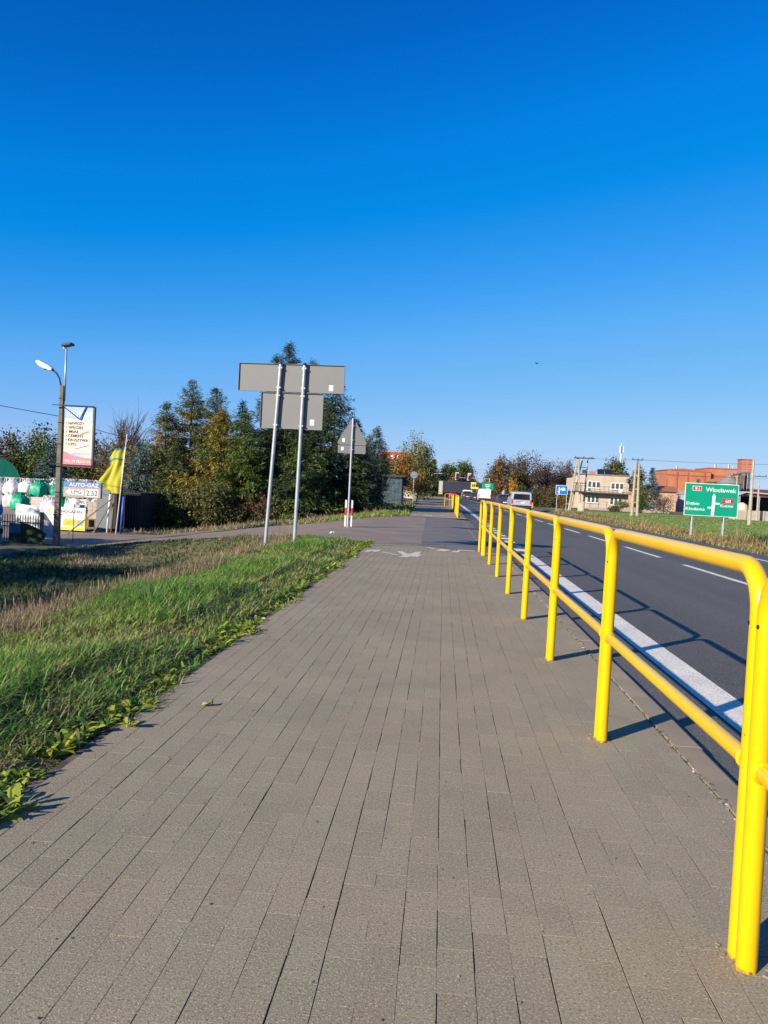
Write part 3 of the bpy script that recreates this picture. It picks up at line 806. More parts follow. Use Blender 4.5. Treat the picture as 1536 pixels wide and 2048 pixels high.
# ------------------------------------------------------------------ trees
BARK = M('bark', (0.075, 0.055, 0.040), (0.045, 0.034, 0.026), scale=6, rough=0.9, bump=0.6, bscale=30)
BIRCH = M('birch_bark', (0.55, 0.52, 0.46), (0.20, 0.18, 0.16), scale=8, rough=0.8)
TWIG = M('twig', (0.12, 0.085, 0.07), (0.075, 0.055, 0.045), scale=3, rough=0.9, rnd=0.3)
FOL = {
 'dark':   M('spruce_dark', (0.026, 0.050, 0.016), (0.042, 0.066, 0.021), scale=0.9, rough=0.6, rnd=0.35, hue=0.015, trans=0.1),
 'soft':   M('spruce_soft', (0.062, 0.092, 0.024), (0.105, 0.115, 0.032), scale=0.8, rough=0.6, rnd=0.45, hue=0.02, trans=0.15),
 'light':  M('spruce_light', (0.070, 0.118, 0.020), (0.115, 0.145, 0.028), scale=0.8, rough=0.6, rnd=0.45, hue=0.02, trans=0.15),
 'gold':   M('larch_gold', (0.300, 0.215, 0.030), (0.170, 0.165, 0.026), scale=0.7, rough=0.6, rnd=0.45, hue=0.02, trans=0.15),
 'rust':   M('larch_rust', (0.440, 0.200, 0.030), (0.260, 0.170, 0.030), scale=0.9, rough=0.6, rnd=0.4, hue=0.015, trans=0.15),
 'blue':   M('spruce_blue', (0.115, 0.169, 0.162), (0.061, 0.101, 0.095), scale=1.2, rough=0.6, rnd=0.4, hue=0.01, trans=0.1),
 'autumn': M('leaf_autumn', (0.317, 0.149, 0.030), (0.176, 0.135, 0.030), scale=0.5, rough=0.6, rnd=0.45, hue=0.025, trans=0.25),
 'birch':  M('leaf_birch', (0.195, 0.195, 0.063), (0.112, 0.143, 0.045), scale=0.6, rough=0.6, rnd=0.45, hue=0.02, trans=0.25),
 'green':  M('leaf_green', (0.055, 0.101, 0.021), (0.091, 0.120, 0.026), scale=0.6, rough=0.6, rnd=0.45, hue=0.02, trans=0.2),
 'brown':  M('leaf_brown', (0.135, 0.070, 0.038), (0.085, 0.055, 0.030), scale=0.6, rough=0.7, rnd=0.45, hue=0.02, trans=0.2),
 'olive':  M('leaf_olive', (0.128, 0.123, 0.033), (0.090, 0.099, 0.033), scale=0.6, rough=0.7, rnd=0.45, hue=0.02, trans=0.2),
 'yellow': M('leaf_yellow', (0.60, 0.33, 0.015), (0.48, 0.25, 0.015), scale=0.6, rough=0.6, rnd=0.3, hue=0.01, trans=0.3),
 'purple': M('leaf_purple', (0.095, 0.045, 0.040), (0.065, 0.045, 0.035), scale=0.6, rough=0.7, rnd=0.4, hue=0.02, trans=0.2),
}
DIA = [(0, 0.35), (0.4, 1.0), (1.0, 0.08)]
NDL = [(0, 1.0), (1.0, 0.2)]
def conifer(x, y, h, r, kind, label, seed, name='spruce_tree', dens=1.0, z=None, group='conifers beyond the side road', low=0.015, droop=0.30, tip=None, mix=None, power=0.90, cat='tree', card=1.0):
    rg = np.random.default_rng(seed)
    zb = float(ground(x, y)) if z is None else z
    root = empty(name, (x, y, zb), rg.uniform(0, 6), label, cat, group)
    MB().tube([(0, 0, -0.2), (0, 0, h * 0.5), (0, 0, h * 0.97)], [0.016 * h, 0.009 * h, 0.002 * h], 7).build('trunk', BARK, root, smooth=True)
    nb = int(46 * h * dens); r = r * 1.36
    t = low + (1 - low) * rg.random(nb) ** 0.9
    az = rg.uniform(0, 2 * np.pi, nb)
    # a few heavier sectors give the crown an uneven outline
    lob = 1 + 0.16 * np.sin(az * 3 + t * 9 + seed) + 0.13 * np.sin(az * 2 - t * 14)
    ln = r * (1 - t) ** power * rg.uniform(0.68, 1.08, nb) * lob + 0.10
    el0 = np.radians(10 + 38 * t ** 2 + rg.normal(0, 7, nb))
    P = []; A = []; E = []; Ls = []
    step = 0.142 * card
    br = MB()
    for i in range(nb):
        m_ = max(3, int(ln[i] / step * 1.5))
        s = (np.arange(m_) + rg.random(m_)) / m_
        s = 0.18 + 0.82 * s
        rad = ln[i] * s
        zz = t[i] * h + np.tan(el0[i]) * rad * 0.5 - droop * ln[i] * s ** 1.6 + 0.10 * ln[i] * s ** 4
        for _ in range(4):
            jit = rg.normal(0, 0.08 * card, (m_, 3))
            P.append(np.stack([np.cos(az[i]) * rad, np.sin(az[i]) * rad, zz], 1) + jit)
            A.append(az[i] + rg.normal(0, 0.75, m_)); E.append(np.radians(rg.uniform(-55, 25, m_)) + el0[i] * 0.5)
            Ls.append(rg.uniform(0.14, 0.30, m_) * card * (0.7 + 0.3 * (1 - t[i])))
        if i % 3 == 0:
            br.tube([(0, 0, t[i] * h), (math.cos(az[i]) * ln[i] * .9, math.sin(az[i]) * ln[i] * .9, t[i] * h + math.tan(el0[i]) * ln[i] * .45 - droop * ln[i] * .8)], [0.02, 0.006], 3, caps=False)
    P = np.concatenate(P); A = np.concatenate(A); E = np.concatenate(E); Ls = np.concatenate(Ls)
    V_, Q_ = strips(P, A, Ls, Ls * rg.uniform(0.20, 0.34, len(Ls)), NDL, E, E - 0.5, roll=rg.normal(0, 0.7, len(Ls)))
    if mix:
        V2 = None
        sel = (np.sin(P[:, 2] * 2.1 + seed) + np.sin(np.arctan2(P[:, 1], P[:, 0]) * 3) + rg.normal(0, 0.5, len(P))) > 0.9
        qi = np.repeat(sel, len(NDL) - 1).astype(int)
        me = np_mesh('crown', V_, Q_.ravel(), np.arange(len(Q_)) * 4, np.full(len(Q_), 4), [FOL[kind], FOL[mix]], qi)
    else:
        me = np_mesh('crown', V_, Q_.ravel(), np.arange(len(Q_)) * 4, np.full(len(Q_), 4), FOL[kind])
    tag(link('crown', me, root), kind='stuff')
    tag(br.build('branches', BARK, root), kind='stuff')
    return root

def broadleaf(x, y, h, rx, kind, label, seed, name='tree', z=None, n=5000, leaf=0.22, cz=0.62, rz=None, clumps=46, bark=BARK, mix=None, group=None, spread=0.17, twigs=0, cat='tree', droop=0):
    rg = np.random.default_rng(seed)
    zb = float(ground(x, y)) if z is None else z
    root = empty(name, (x, y, zb), 0, label, cat, group)
    rz = rz or h * (1 - cz)
    c = np.array([0, 0, h * cz])
    d = rg.normal(0, 1, (clumps, 3)); d /= np.linalg.norm(d, axis=1)[:, None]
    rad = rg.uniform(0.35, 1.0, clumps) ** 0.6
    C = c + d * rad[:, None] * np.array([rx, rx, rz]) * (0.85 + 0.2 * rg.random((clumps, 1)))
    C[:, 2] = np.maximum(C[:, 2], h * 0.08)
    tk = MB()
    th = h * (cz - 0.15) if cz > 0.3 else h * 0.1
    tk.tube([(0, 0, -0.2), (0.02 * h * rg.normal(), 0.02 * h * rg.normal(), th), (0, 0, h * 0.9)], [0.022 * h, 0.014 * h, 0.003 * h], 7)
    tk.build('trunk', bark, root, smooth=True)
    lm = MB()
    for k in range(clumps):
        s0 = np.array([0, 0, min(th * rg.uniform(0.6, 1.3), C[k, 2] * 0.8)])
        mid = (s0 + C[k]) / 2 + np.array([0, 0, 0.06 * h]) * rg.uniform(0, 1) + rg.normal(0, 0.03 * h, 3)
        lm.tube([s0, mid, C[k]], [0.008 * h, 0.005 * h, 0.0018 * h], 4, caps=False)
        for _ in range(twigs):
            e = C[k] + rg.normal(0, 1, 3) * np.array([rx, rx, rz]) * 0.20 + np.array([0, 0, 0.05 * h])
            b = s0 + (C[k] - s0) * rg.uniform(0.5, 1)
            lm.tube([b, (b + e) / 2 + rg.normal(0, 0.01 * h, 3), e], [0.0022 * h, 0.0016 * h, 0.0007 * h], 3, caps=False)
    tag(lm.build('limbs', bark if bark is BIRCH else TWIG, root), kind='stuff')
    if n:
        k = rg.integers(0, clumps, n)
        P = C[k] + rg.normal(0, 1, (n, 3)) * np.array([rx, rx, rz]) * spread
        if droop: P[:, 2] -= np.abs(rg.normal(0, droop, n))
        P[:, 2] = np.maximum(P[:, 2], 0.05)
        e = np.radians(rg.uniform(-70, 60, n))
        L = leaf * rg.uniform(0.6, 1.3, n)
        V_, Q_ = strips(P, rg.uniform(0, 6.28, n), L, L * 0.7, DIA, e, e - 0.4, roll=rg.normal(0, 0.8, n))
        mats = [FOL[kind]]; qi = None
        if mix:
            mats.append(FOL[mix]); qi = np.repeat((np.sin(k * 2.7) > 0.3), len(DIA) - 1).astype(int)
        tag(link('crown', np_mesh('crown', V_, Q_.ravel(), np.arange(len(Q_)) * 4, np.full(len(Q_), 4), mats, qi), root), kind='stuff')
    return root

G1 = 'conifers beyond the side road'
conifer(-9.0, 44.0, 9.85, 2.6, 'dark', 'tallest dark spruce rising above the two sign boards', 1, dens=1.1)
conifer(-10.0, 45.6, 9.6, 2.2, 'dark', 'tall dark spruce just left of the tallest one', 2)
conifer(-7.75, 44.6, 8.9, 2.5, 'dark', 'tall dark spruce just right of the tallest one', 3)
conifer(-6.2, 43.6, 7.6, 2.3, 'dark', 'dark spruce showing between the sign boards and the triangular sign', 4)
conifer(-5.15, 44.6, 5.4, 1.6, 'dark', 'lower dark spruce behind the triangular sign', 5)
conifer(-10.6, 41.2, 5.9, 1.8, 'light', 'yellow-green spruce with a pale trunk foot, left of the sign posts', 6, low=0.10)
conifer(-7.6, 41.0, 4.6, 2.0, 'dark', 'low bushy spruce between the sign posts', 7, mix='light')
conifer(-15.15, 46.2, 8.35, 2.8, 'soft', 'feathery olive-green conifer, highest of the left-hand clump', 8, name='conifer_tree', mix='gold', droop=0.15)
conifer(-13.65, 46.0, 7.9, 2.5, 'soft', 'feathery olive-green conifer right of the highest in the left clump', 9, name='conifer_tree', droop=0.15)
conifer(-16.4, 45.4, 6.9, 2.2, 'soft', 'olive-green conifer with rusty side branches at the left of the clump', 10, name='conifer_tree', mix='rust', droop=0.15)
conifer(-12.45, 47.5, 7.4, 1.3, 'dark', 'narrow dark spruce top between the left clump and the sign boards', 11)
conifer(-12.2, 42.2, 6.3, 2.5, 'gold', 'golden larch in front of the left clump of conifers', 12, name='larch_tree', droop=0.05, mix='light')
conifer(-17.0, 43.0, 4.35, 1.05, 'blue', 'small silvery-blue spruce left of the conifer clump', 13, power=0.7)
conifer(-14.6, 42.6, 4.6, 1.7, 'dark', 'dark green conifer at the foot of the left clump', 14, name='conifer_tree', mix='soft')
broadleaf(-11.9, 39.2, 2.4, 1.4, 'olive', 'dull olive bush with seed heads in front of the golden larch', 15, name='bush', n=5200, leaf=0.13, cz=0.5, clumps=40, cat='bush')
broadleaf(-14.4, 38.9, 1.9, 1.3, 'green', 'low green bush by the bank left of the olive bush', 16, name='bush', n=3000, leaf=0.13, cz=0.45, clumps=26, cat='bush', mix='olive')
broadleaf(-16.2, 39.5, 1.6, 1.2, 'light', 'bright green low bush behind the dark container', 17, name='bush', n=2200, leaf=0.13, cz=0.45, clumps=22, cat='bush')
broadleaf(-9.3, 40.0, 1.5, 1.2, 'brown', 'brown withered shrub at the foot of the spruces', 18, name='bush', n=2200, leaf=0.11, cz=0.45, clumps=24, cat='bush', mix='olive')
broadleaf(-4.9, 47.5, 2.6, 1.0, 'brown', 'reddish-brown shrub right of the triangular sign', 19, name='bush', n=2600, leaf=0.14, cz=0.5, clumps=24, cat='bush', mix='green')
broadleaf(-4.6, 51.5, 3.1, 1.1, 'purple', 'dark purplish shrub left of the bus shelter', 20, name='bush', n=2600, leaf=0.14, cz=0.5, clumps=24, cat='bush', mix='green')
conifer(-5.6, 52.0, 5.2, 1.7, 'dark', 'dark spruce in shade behind the purplish shrub', 24)
conifer(-6.15, 70.0, 6.7, 1.75, 'blue', 'pointed blue spruce right of the triangular sign', 21, z=-0.2, power=0.8, card=1.4)
conifer(-7.0, 73.0, 6.2, 1.5, 'blue', 'second blue spruce behind the pointed one', 22, z=-0.2, card=1.4)
conifer(-5.1, 66.5, 4.3, 1.5, 'dark', 'dark spruce over the bus shelter roof', 23, z=-0.2, card=1.3)
broadleaf(-25.9, 62, 7.7, 2.7, 'brown', 'leafless pale grey tree behind the yellow flag', 30, name='bare_tree', n=0, z=-1.2, clumps=60, twigs=9, cz=0.6)
broadleaf(-22.6, 58, 5.0, 2.4, 'olive', 'olive-brown tree under the bare one, behind the flag', 31, n=4200, z=-1.2, leaf=0.2, mix='autumn')
for i, (x, y, h, r_, kd, mx, lab) in enumerate([
    (-43.8, 74, 5.0, 2.6, 'brown', 'olive', 'brown half-bare tree at the left edge, behind the green tunnel'),
    (-40.6, 75, 5.2, 2.4, 'green', 'olive', 'green-brown tree behind the white bags'),
    (-37.4, 73, 5.7, 2.2, 'green', None, 'dark green round tree left of the lamp pole'),
    (-33.8, 74, 4.6, 2.2, 'olive', 'green', 'olive tree behind the advertising board'),
    (-30.4, 72, 4.3, 2.3, 'olive', 'autumn', 'yellowish tree right of the advertising board'),
    (-47.5, 76, 5.0, 2.6, 'green', 'brown', 'dark tree cut off by the left edge')]):
    broadleaf(x, y, h + 1.2, r_, kd, lab, 40 + i, z=-1.3, n=3600, leaf=0.26, cz=0.5, mix=mx, twigs=2, group='trees behind the yard')
conifer(-34.0, 66, 4.7, 1.5, 'blue', 'blue-grey spruce behind the lamp pole', 47, z=-1.3, card=1.4)
# beyond the shelter
broadleaf(-5.0, 84, 5.3, 2.3, 'autumn', 'orange-brown autumn tree right of the blue spruces', 50, n=5500, leaf=0.2, z=0, cz=0.58, clumps=50)
broadleaf(-3.0, 90, 3.4, 1.6, 'autumn', 'smaller rusty tree behind the bus stop sign', 51, n=2600, leaf=0.2, z=0, mix='gold' if False else 'olive')
broadleaf(-3.5, 100, 8.6, 2.3, 'birch', 'pale birch with hanging branches, tallest of the far left trees', 52, name='birch_tree', n=6500, leaf=0.2, z=0, cz=0.6, bark=BIRCH, droop=0.9, clumps=60, spread=0.13)
broadleaf(-2.5, 104, 6.0, 1.5, 'olive', 'drooping olive tree right of the birch', 53, n=3600, leaf=0.2, z=0, droop=0.8)
conifer(-2.6, 200, 9.2, 2.0, 'soft', 'pointed green conifer behind the curved lamp mast', 54, z=0, group=None, card=2.0)
broadleaf(-3.7, 118, 5.0, 1.9, 'green', 'dark green tree left of the curved lamp mast', 55, n=3600, leaf=0.25, z=0, cz=0.5)
broadleaf(1.2, 205, 8.6, 3.4, 'green', 'dark green tree above the lorry trailer', 56, n=5200, leaf=0.4, z=0, cz=0.52)
broadleaf(5.2, 212, 9.4, 3.3, 'green', 'larger dark green tree above the front of the lorry', 57, n=5200, leaf=0.4, z=0, cz=0.55, mix='olive')
broadleaf(3.2, 201, 6.4, 2.2, 'brown', 'tan half-bare tree between the dark trees over the lorry', 58, n=2600, leaf=0.3, z=0, mix='autumn')
broadleaf(9.3, 260, 6.0, 2.6, 'olive', 'hazy far tree at the end of the road', 59, n=2400, leaf=0.4, z=0)
broadleaf(-6.6, 112, 4.6, 2.4, 'green', 'dense green tree behind the autumn tree', 60, n=3800, leaf=0.25, z=0, cz=0.5)
# right of the road
G2 = 'trees right of the road'
for i, (x, y, h, r_, kd, mx, n_, tw, lab) in enumerate([
    (10.9, 150, 8.4, 2.3, 'brown', 'autumn', 4200, 3, 'rust-brown tree left of the big half-bare tree'),
    (15.3, 148, 9.9, 3.3, 'brown', 'purple', 3200, 7, 'largest half-bare brown tree above the silver van'),
    (13.0, 146, 6.2, 2.2, 'olive', 'brown', 3400, 2, 'olive tree in front of the white long building'),
    (19.6, 152, 8.1, 2.5, 'purple', 'brown', 1500, 8, 'sparse purple-brown tree right of the largest one'),
    (23.4, 156, 8.8, 2.4, 'purple', 'brown', 1300, 8, 'nearly bare tree left of the pylon'),
    (25.4, 160, 6.8, 2.2, 'olive', 'green', 3000, 0, 'olive-green tree behind the pylon'),
    (9.6, 165, 5.6, 1.9, 'olive', 'autumn', 2600, 1, 'olive tree at the bend beyond the white van'),
    (11.5, 175, 7.0, 2.2, 'autumn', 'olive', 2600, 1, 'yellow-brown tree at the far right bend'),
    (20.2, 162, 6.4, 2.6, 'olive', 'brown', 2600, 1, 'brownish tree above the long roof')]):
    broadleaf(x, y, h, r_, kd, lab, 70 + i, z=-0.1, n=n_, leaf=0.30, cz=0.58, mix=mx, twigs=tw, group=G2)
broadleaf(12.0, 138, 3.9, 0.75, 'yellow', 'small bright yellow tree by the white building', 80, n=1600, leaf=0.2, z=-0.1, cz=0.5)
broadleaf(13.1, 134, 3.2, 0.8, 'green', 'small dark tree right of the yellow one', 81, n=1300, leaf=0.2, z=-0.1, cz=0.5)
for i, (x, y, h, r_, kd, mx, lab) in enumerate([(14.2, 118, 3.0, 1.5, 'brown', 'olive', 'brown bush right of the silver van'), (16.0, 117, 3.1, 1.5, 'olive', 'brown', 'olive bush left of the blue sign'), (17.6, 116, 2.7, 1.0, 'autumn', 'olive', 'orange-green bush behind the blue sign'), (12.6, 112, 2.2, 1.1, 'green', 'brown', 'dark low bush behind the silver van')]):
    broadleaf(x, y, h, r_, kd, lab, 84 + i, z=-0.15, n=3000, leaf=0.2, cz=0.45, mix=mx, name='bush', cat='bush', group='bushes beyond the silver van')
broadleaf(32.0, 152, 9.2, 2.9, 'olive', 'feathery willow behind the flat-roofed house', 90, name='willow_tree', n=5200, leaf=0.35, z=-0.1, cz=0.66, droop=0.9, twigs=3)
broadleaf(36.0, 150, 7.6, 1.6, 'birch', 'thin pale tree right of the willow', 91, n=1800, leaf=0.3, z=-0.1, twigs=4)
conifer(38.5, 150, 7.6, 1.35, 'blue', 'dark blue-green fir between the house and the brick works', 92, z=-0.1, group=None, dens=0.7, card=1.8, name='fir_tree')
broadleaf(25.4, 104, 2.4, 0.75, 'green', 'dark green rounded shrub left of the double pole', 93, n=2400, leaf=0.14, z=-0.2, cz=0.5, name='bush', cat='bush')
broadleaf(23.6, 106, 1.6, 0.9, 'birch', 'thin pale shrub in the front garden of the house', 94, n=900, leaf=0.14, z=-0.2, twigs=4, name='bush', cat='bush')
broadleaf(21.4, 100, 0.8, 0.9, 'green', 'low dark garden bush before the house', 95, n=1400, leaf=0.12, z=-0.2, cz=0.5, name='bush', cat='bush')
broadleaf(30.6, 112, 2.6, 1.4, 'purple', 'greyish leafless shrub before the brick works', 96, n=900, leaf=0.15, z=-0.2, cz=0.5, twigs=10, name='bush', cat='bush')
broadleaf(28.6, 116, 3.6, 1.4, 'olive', 'bare orchard tree right of the house', 97, n=400, leaf=0.2, z=-0.2, twigs=8)
broadleaf(29.9, 122, 3.8, 1.0, 'green', 'green bush by the brick works wall', 98, n=1500, leaf=0.2, z=-0.2, name='bush', cat='bush')
# trees left of the frame whose shade falls on the ditch and the fence
for i, (x, y, h, r_) in enumerate([(-12.6, 8.6, 4.6, 2.1), (-15.2, 12.4, 5.2, 2.2), (-18.0, 16.6, 5.6, 2.3), (-20.6, 20.6, 5.6, 2.2)]):
    conifer(x, y, h, r_, 'dark', 'dark conifer %s in the row left of the ditch, its shade falling on it' % ['nearest', 'second', 'third', 'farthest'][i], 110 + i, group='conifers left of the ditch', dens=0.8, card=1.8, power=0.45)
# distant woods on the horizon
def wood(name, x0, x1, y, h, n, kind, label, seed, leaf=2.2):
    rg = np.random.default_rng(seed)
    x = rg.uniform(x0, x1, n); top = h * (0.62 + 0.25 * np.sin(x * 0.07 + seed) + 0.14 * np.sin(x * 0.21))
    P = np.stack([x, y + rg.normal(0, 8, n), rg.random(n) ** 0.8 * top], 1)
    e = np.radians(rg.uniform(-60, 60, n)); L = leaf * rg.uniform(.6, 1.3, n)
    V_, Q_ = strips(P, rg.uniform(0, 6.28, n), L, L * 0.8, DIA, e, e - 0.3, roll=rg.normal(0, .8, n))
    tag(link(name, np_mesh(name, V_, Q_.ravel(), np.arange(len(Q_)) * 4, np.full(len(Q_), 4), FOL[kind])), label, 'wood', kind='stuff')
wood('distant_wood', -420, -20, 330, 9, 9000, 'green', 'distant dark wood along the left horizon', 1)
wood('distant_wood', 15, 420, 380, 9, 9000, 'olive', 'distant hazy wood along the right horizon', 2)
wood('distant_wood', -40, 30, 420, 7, 2500, 'green', 'distant wood closing the end of the road', 3)
# ------------------------------------------------------------------ the yard on the left
YARDM = M('yard_concrete', (0.30, 0.25, 0.20), (0.22, 0.185, 0.15), scale=0.7, rough=0.9, bump=0.3, bscale=40)
sheet('yard_paving', [(-80, y, -1.262) for y in (34.2, 62)], [(-15.6, y, -1.262) for y in (34.2, 62)], YARDM)
CONC = M('concrete', (0.185, 0.160, 0.125), (0.13, 0.112, 0.088), scale=5, rough=0.9, bump=0.3, bscale=60)
WHT = M('board_white', (0.78, 0.76, 0.74), (0.70, 0.68, 0.66), scale=2, rough=0.45)
CREAM = M('board_cream', (0.76, 0.68, 0.55), (0.74, 0.62, 0.52), scale=1.2, rough=0.45)
PINK = M('board_pink', (0.66, 0.20, 0.25), (0.72, 0.30, 0.33), scale=1.5, rough=0.45)
PBLUE = M('board_blue', (0.30, 0.42, 0.78), (0.45, 0.56, 0.82), scale=1.5, rough=0.45)
DBLUE = M('deep_blue', (0.035, 0.11, 0.50), (0.05, 0.14, 0.55), scale=2, rough=0.4)
INK = M('ink_black', (0.03, 0.028, 0.028), rough=0.5)
INKW = M('ink_white', (0.8, 0.8, 0.8), rough=0.5)
DGREY = M('dark_grey_steel', (0.10, 0.115, 0.125), (0.08, 0.09, 0.10), scale=3, rough=0.5)
# lamp pole
lp = empty('lamp_pole', (-13.54, 27.0, -1.45), 0, 'square concrete lamp pole with a curved arm and a floodlight on a pipe', 'lamp pole')
mb = MB()
w0, w1, hh = 0.098, 0.068, 5.75
mb.add([(-w0, -w0, 0), (w0, -w0, 0), (w0, w0, 0), (-w0, w0, 0), (-w1, -w1, hh), (w1, -w1, hh), (w1, w1, hh), (-w1, w1, hh)], [(0, 3, 2, 1), (4, 5, 6, 7), (0, 1, 5, 4), (1, 2, 6, 5), (2, 3, 7, 6), (3, 0, 4, 7)])
mb.build('concrete_post', CONC, lp, bevel=0.015)
for z in (1.2, 2.0, 3.0, 3.7, 4.45, 5.3): MB().box((0.0, 0, z), (0.245 - 0.016 * z, 0.245 - 0.016 * z, 0.035)).build('steel_band', DARK, lp)
MB().tube([(0.085, 0, 5.2), (0.085, 0, 7.05)], 0.035, 8).build('top_pipe', GALV, lp, smooth=True)
fl = MB().box((0.16, -0.05, 7.17), (0.36, 0.30, 0.09), ry=R(-12)).build('floodlight', DARK, lp, bevel=0.02)
MB().box((0.02, 0, 7.08), (0.08, 0.1, 0.06)).build('floodlight_bracket', GALV, fl)
arm = [(-0.06, 0, 5.5), (-0.07, 0, 5.8), (-0.13, 0, 6.02), (-0.24, 0, 6.18), (-0.42, 0, 6.31)]
MB().tube(arm, 0.03, 8).build('curved_arm', DARK, lp, smooth=True)
MB().prism([(-0.40, 6.24), (-0.36, 6.34), (-0.50, 6.43), (-0.88, 6.60), (-0.98, 6.58), (-0.96, 6.50), (-0.80, 6.38), (-0.55, 6.28)], 'y', -0.11, 0.11).build('luminaire', WHT, lp, bevel=0.025)
MB().prism([(-0.94, 6.49), (-0.62, 6.32), (-0.66, 6.27), (-0.90, 6.40)], 'y', -0.09, 0.09).build('lamp_glass', M('lamp_glass', (0.35, 0.36, 0.36), rough=0.15), lp, bevel=0.02)
# tall advertising board
ab = empty('advertising_board', (-12.81, 26.85, 1.47), R(2), 'tall advertising board hung on the lamp pole, list of fuels and building materials', 'sign')
W_, H_ = 1.06, 2.12
def face(name, poly, ma, root, y): return MB().prism(poly, 'y', y, y + 0.0015).build(name, ma, root)
MB().bbox(-W_ / 2, W_ / 2, 0, 0.14, 0, H_).build('light_box', DGREY, ab)
face('cream_face', [(-W_ / 2 + .01, .01), (W_ / 2 - .05, .01), (W_ / 2 - .05, H_ - .01), (-W_ / 2 + .01, H_ - .01)], CREAM, ab, -0.004)
arcp = [(-0.52 + 1.0 * i / 12, 1.72 - 0.10 * math.sin(math.pi * i / 12 * 0.8) * (i / 12)) for i in range(13)]
face('blue_header', [(-0.52, 2.10), (-0.52, 1.70)] + [(-0.52 + i / 12, 1.70 - 0.13 * (i / 12) ** 1.5 * 1.0) for i in range(1, 13)] + [(0.48, 2.10)], PBLUE, ab, -0.008)
face('pink_footer', [(-0.52, 0.012), (0.48, 0.012), (0.48, 0.32)] + [(0.48 - i / 10, 0.32 + 0.22 * (i / 10) ** 2) for i in range(1, 11)], PINK, ab, -0.008)
text('lettering', 'P.H. MAJDA', INKW, ab, (0.02, -0.011, 1.76), width=0.9, height=0.17, bold=0.03)
for k, t_ in enumerate(['NAWOZY', 'WĘGIEL', 'MIAŁ', 'CEMENT', 'KRUSZYWA', 'LPG']):
    z = 1.47 - k * 0.145
    text('lettering', '• ' + t_, INK, ab, (-0.46, -0.011, z), width=(0.14 + 0.083 * len(t_)), height=0.10, bold=0.012, align='LEFT')
text('lettering', 'TEL: 24 722 31 44', INKW, ab, (-0.01, -0.011, 0.15), width=0.90, height=0.09, bold=0.02)
def blade_shape(root, name, x0, z0, x1, z1, wd, ma, y):
    P = []
    for i in range(9):
        t = i / 8; P.append((x0 + (x1 - x0) * t, z0 + (z1 - z0) * t + wd * math.sin(math.pi * t)))
    for i in range(1, 8):
        t = 1 - i / 8; P.append((x0 + (x1 - x0) * t, z0 + (z1 - z0) * t - wd * 0.4 * math.sin(math.pi * t)))
    face(name, P[::-1], ma, root, y)
blade_shape(ab, 'red_swoosh', 0.02, 1.12, 0.42, 1.26, 0.05, PINK, -0.010)
blade_shape(ab, 'white_swoosh', -0.20, 0.62, 0.44, 0.82, 0.05, INKW, -0.010)
blade_shape(ab, 'swoosh_shadow', -0.20, 0.600, 0.44, 0.79, -0.012, INK, -0.009)
face('blue_arrow', [(-0.28, 0.46), (-0.08, 0.38), (-0.08, 0.42), (0.40, 0.42), (0.40, 0.50), (-0.08, 0.50), (-0.08, 0.55)], PBLUE, ab, -0.010)
for s_ in (1, 0):
    z = 2.13 if s_ else 0.06
    MB().box((-0.22, -0.03, z), (1.5, 0.04, 0.03)).build('bracket_bar', DARK, ab)
MB().tube([(-0.62, -0.03, 2.12), (0.03, -0.05, 1.66)], 0.014, 5).build('bracket_strut', DARK, ab)
MB().tube([(0.24, -0.03, 2.12), (0.03, -0.05, 1.66)], 0.022, 5).build('bracket_strut', DBLUE, ab)
# gas price board
gb = empty('gas_price_board', (-12.58, 26.8, 0.40), R(1), 'grey board with AUTO-GAZ heading, an arrow and the price 2.52', 'sign')
MB().bbox(-0.68, 0.68, 0, 0.10, 0, 0.55).build('board', DGREY, gb)
face('face', [(-0.67, .01), (0.655, .01), (0.655, .54), (-0.67, .54)], M('board_taupe', (0.42, 0.31, 0.27), (0.46, 0.35, 0.31), rough=0.5), gb, -0.004)
face('blue_header', [(-0.67, .36), (0.655, .36), (0.655, .54), (-0.67, .54)], M('header_blue', (0.13, 0.25, 0.62), rough=0.4), gb, -0.007)
text('lettering', 'AUTO-GAZ', INKW, gb, (0.06, -0.010, 0.385), width=1.06, height=0.13, bold=0.015)
face('white_arrow', [(-0.60, .18), (-0.43, .07), (-0.43, .105), (0.06, .09), (0.06, .27), (-0.43, .275), (-0.43, .325)], INKW, gb, -0.007)
text('lettering', 'LPG', INK, gb, (-0.20, -0.010, 0.135), width=0.36, height=0.12, bold=0.015)
face('price_plate', [(0.13, .045), (0.58, .045), (0.58, .31), (0.13, .31)], INKW, gb, -0.007)
text('lettering', '2.52', INK, gb, (0.355, -0.010, 0.085), width=0.40, height=0.19, bold=0.008)
wc = empty('toilet_sign', (-13.3, 28.0, -1.30), 0, 'small white WC sign on a thin stake below the gas board', 'sign')
MB().bbox(-0.33, 0.33, 0, 0.012, 1.40, 1.60).build('plate', WHT, wc)
text('lettering', 'WC', INK, wc, (0.17, -0.004, 1.44), width=0.24, height=0.12, bold=0.01)
MB().tube([(-0.13, 0.02, 0), (-0.13, 0.02, 1.42)], 0.012, 6).build('stake', BARK, wc)
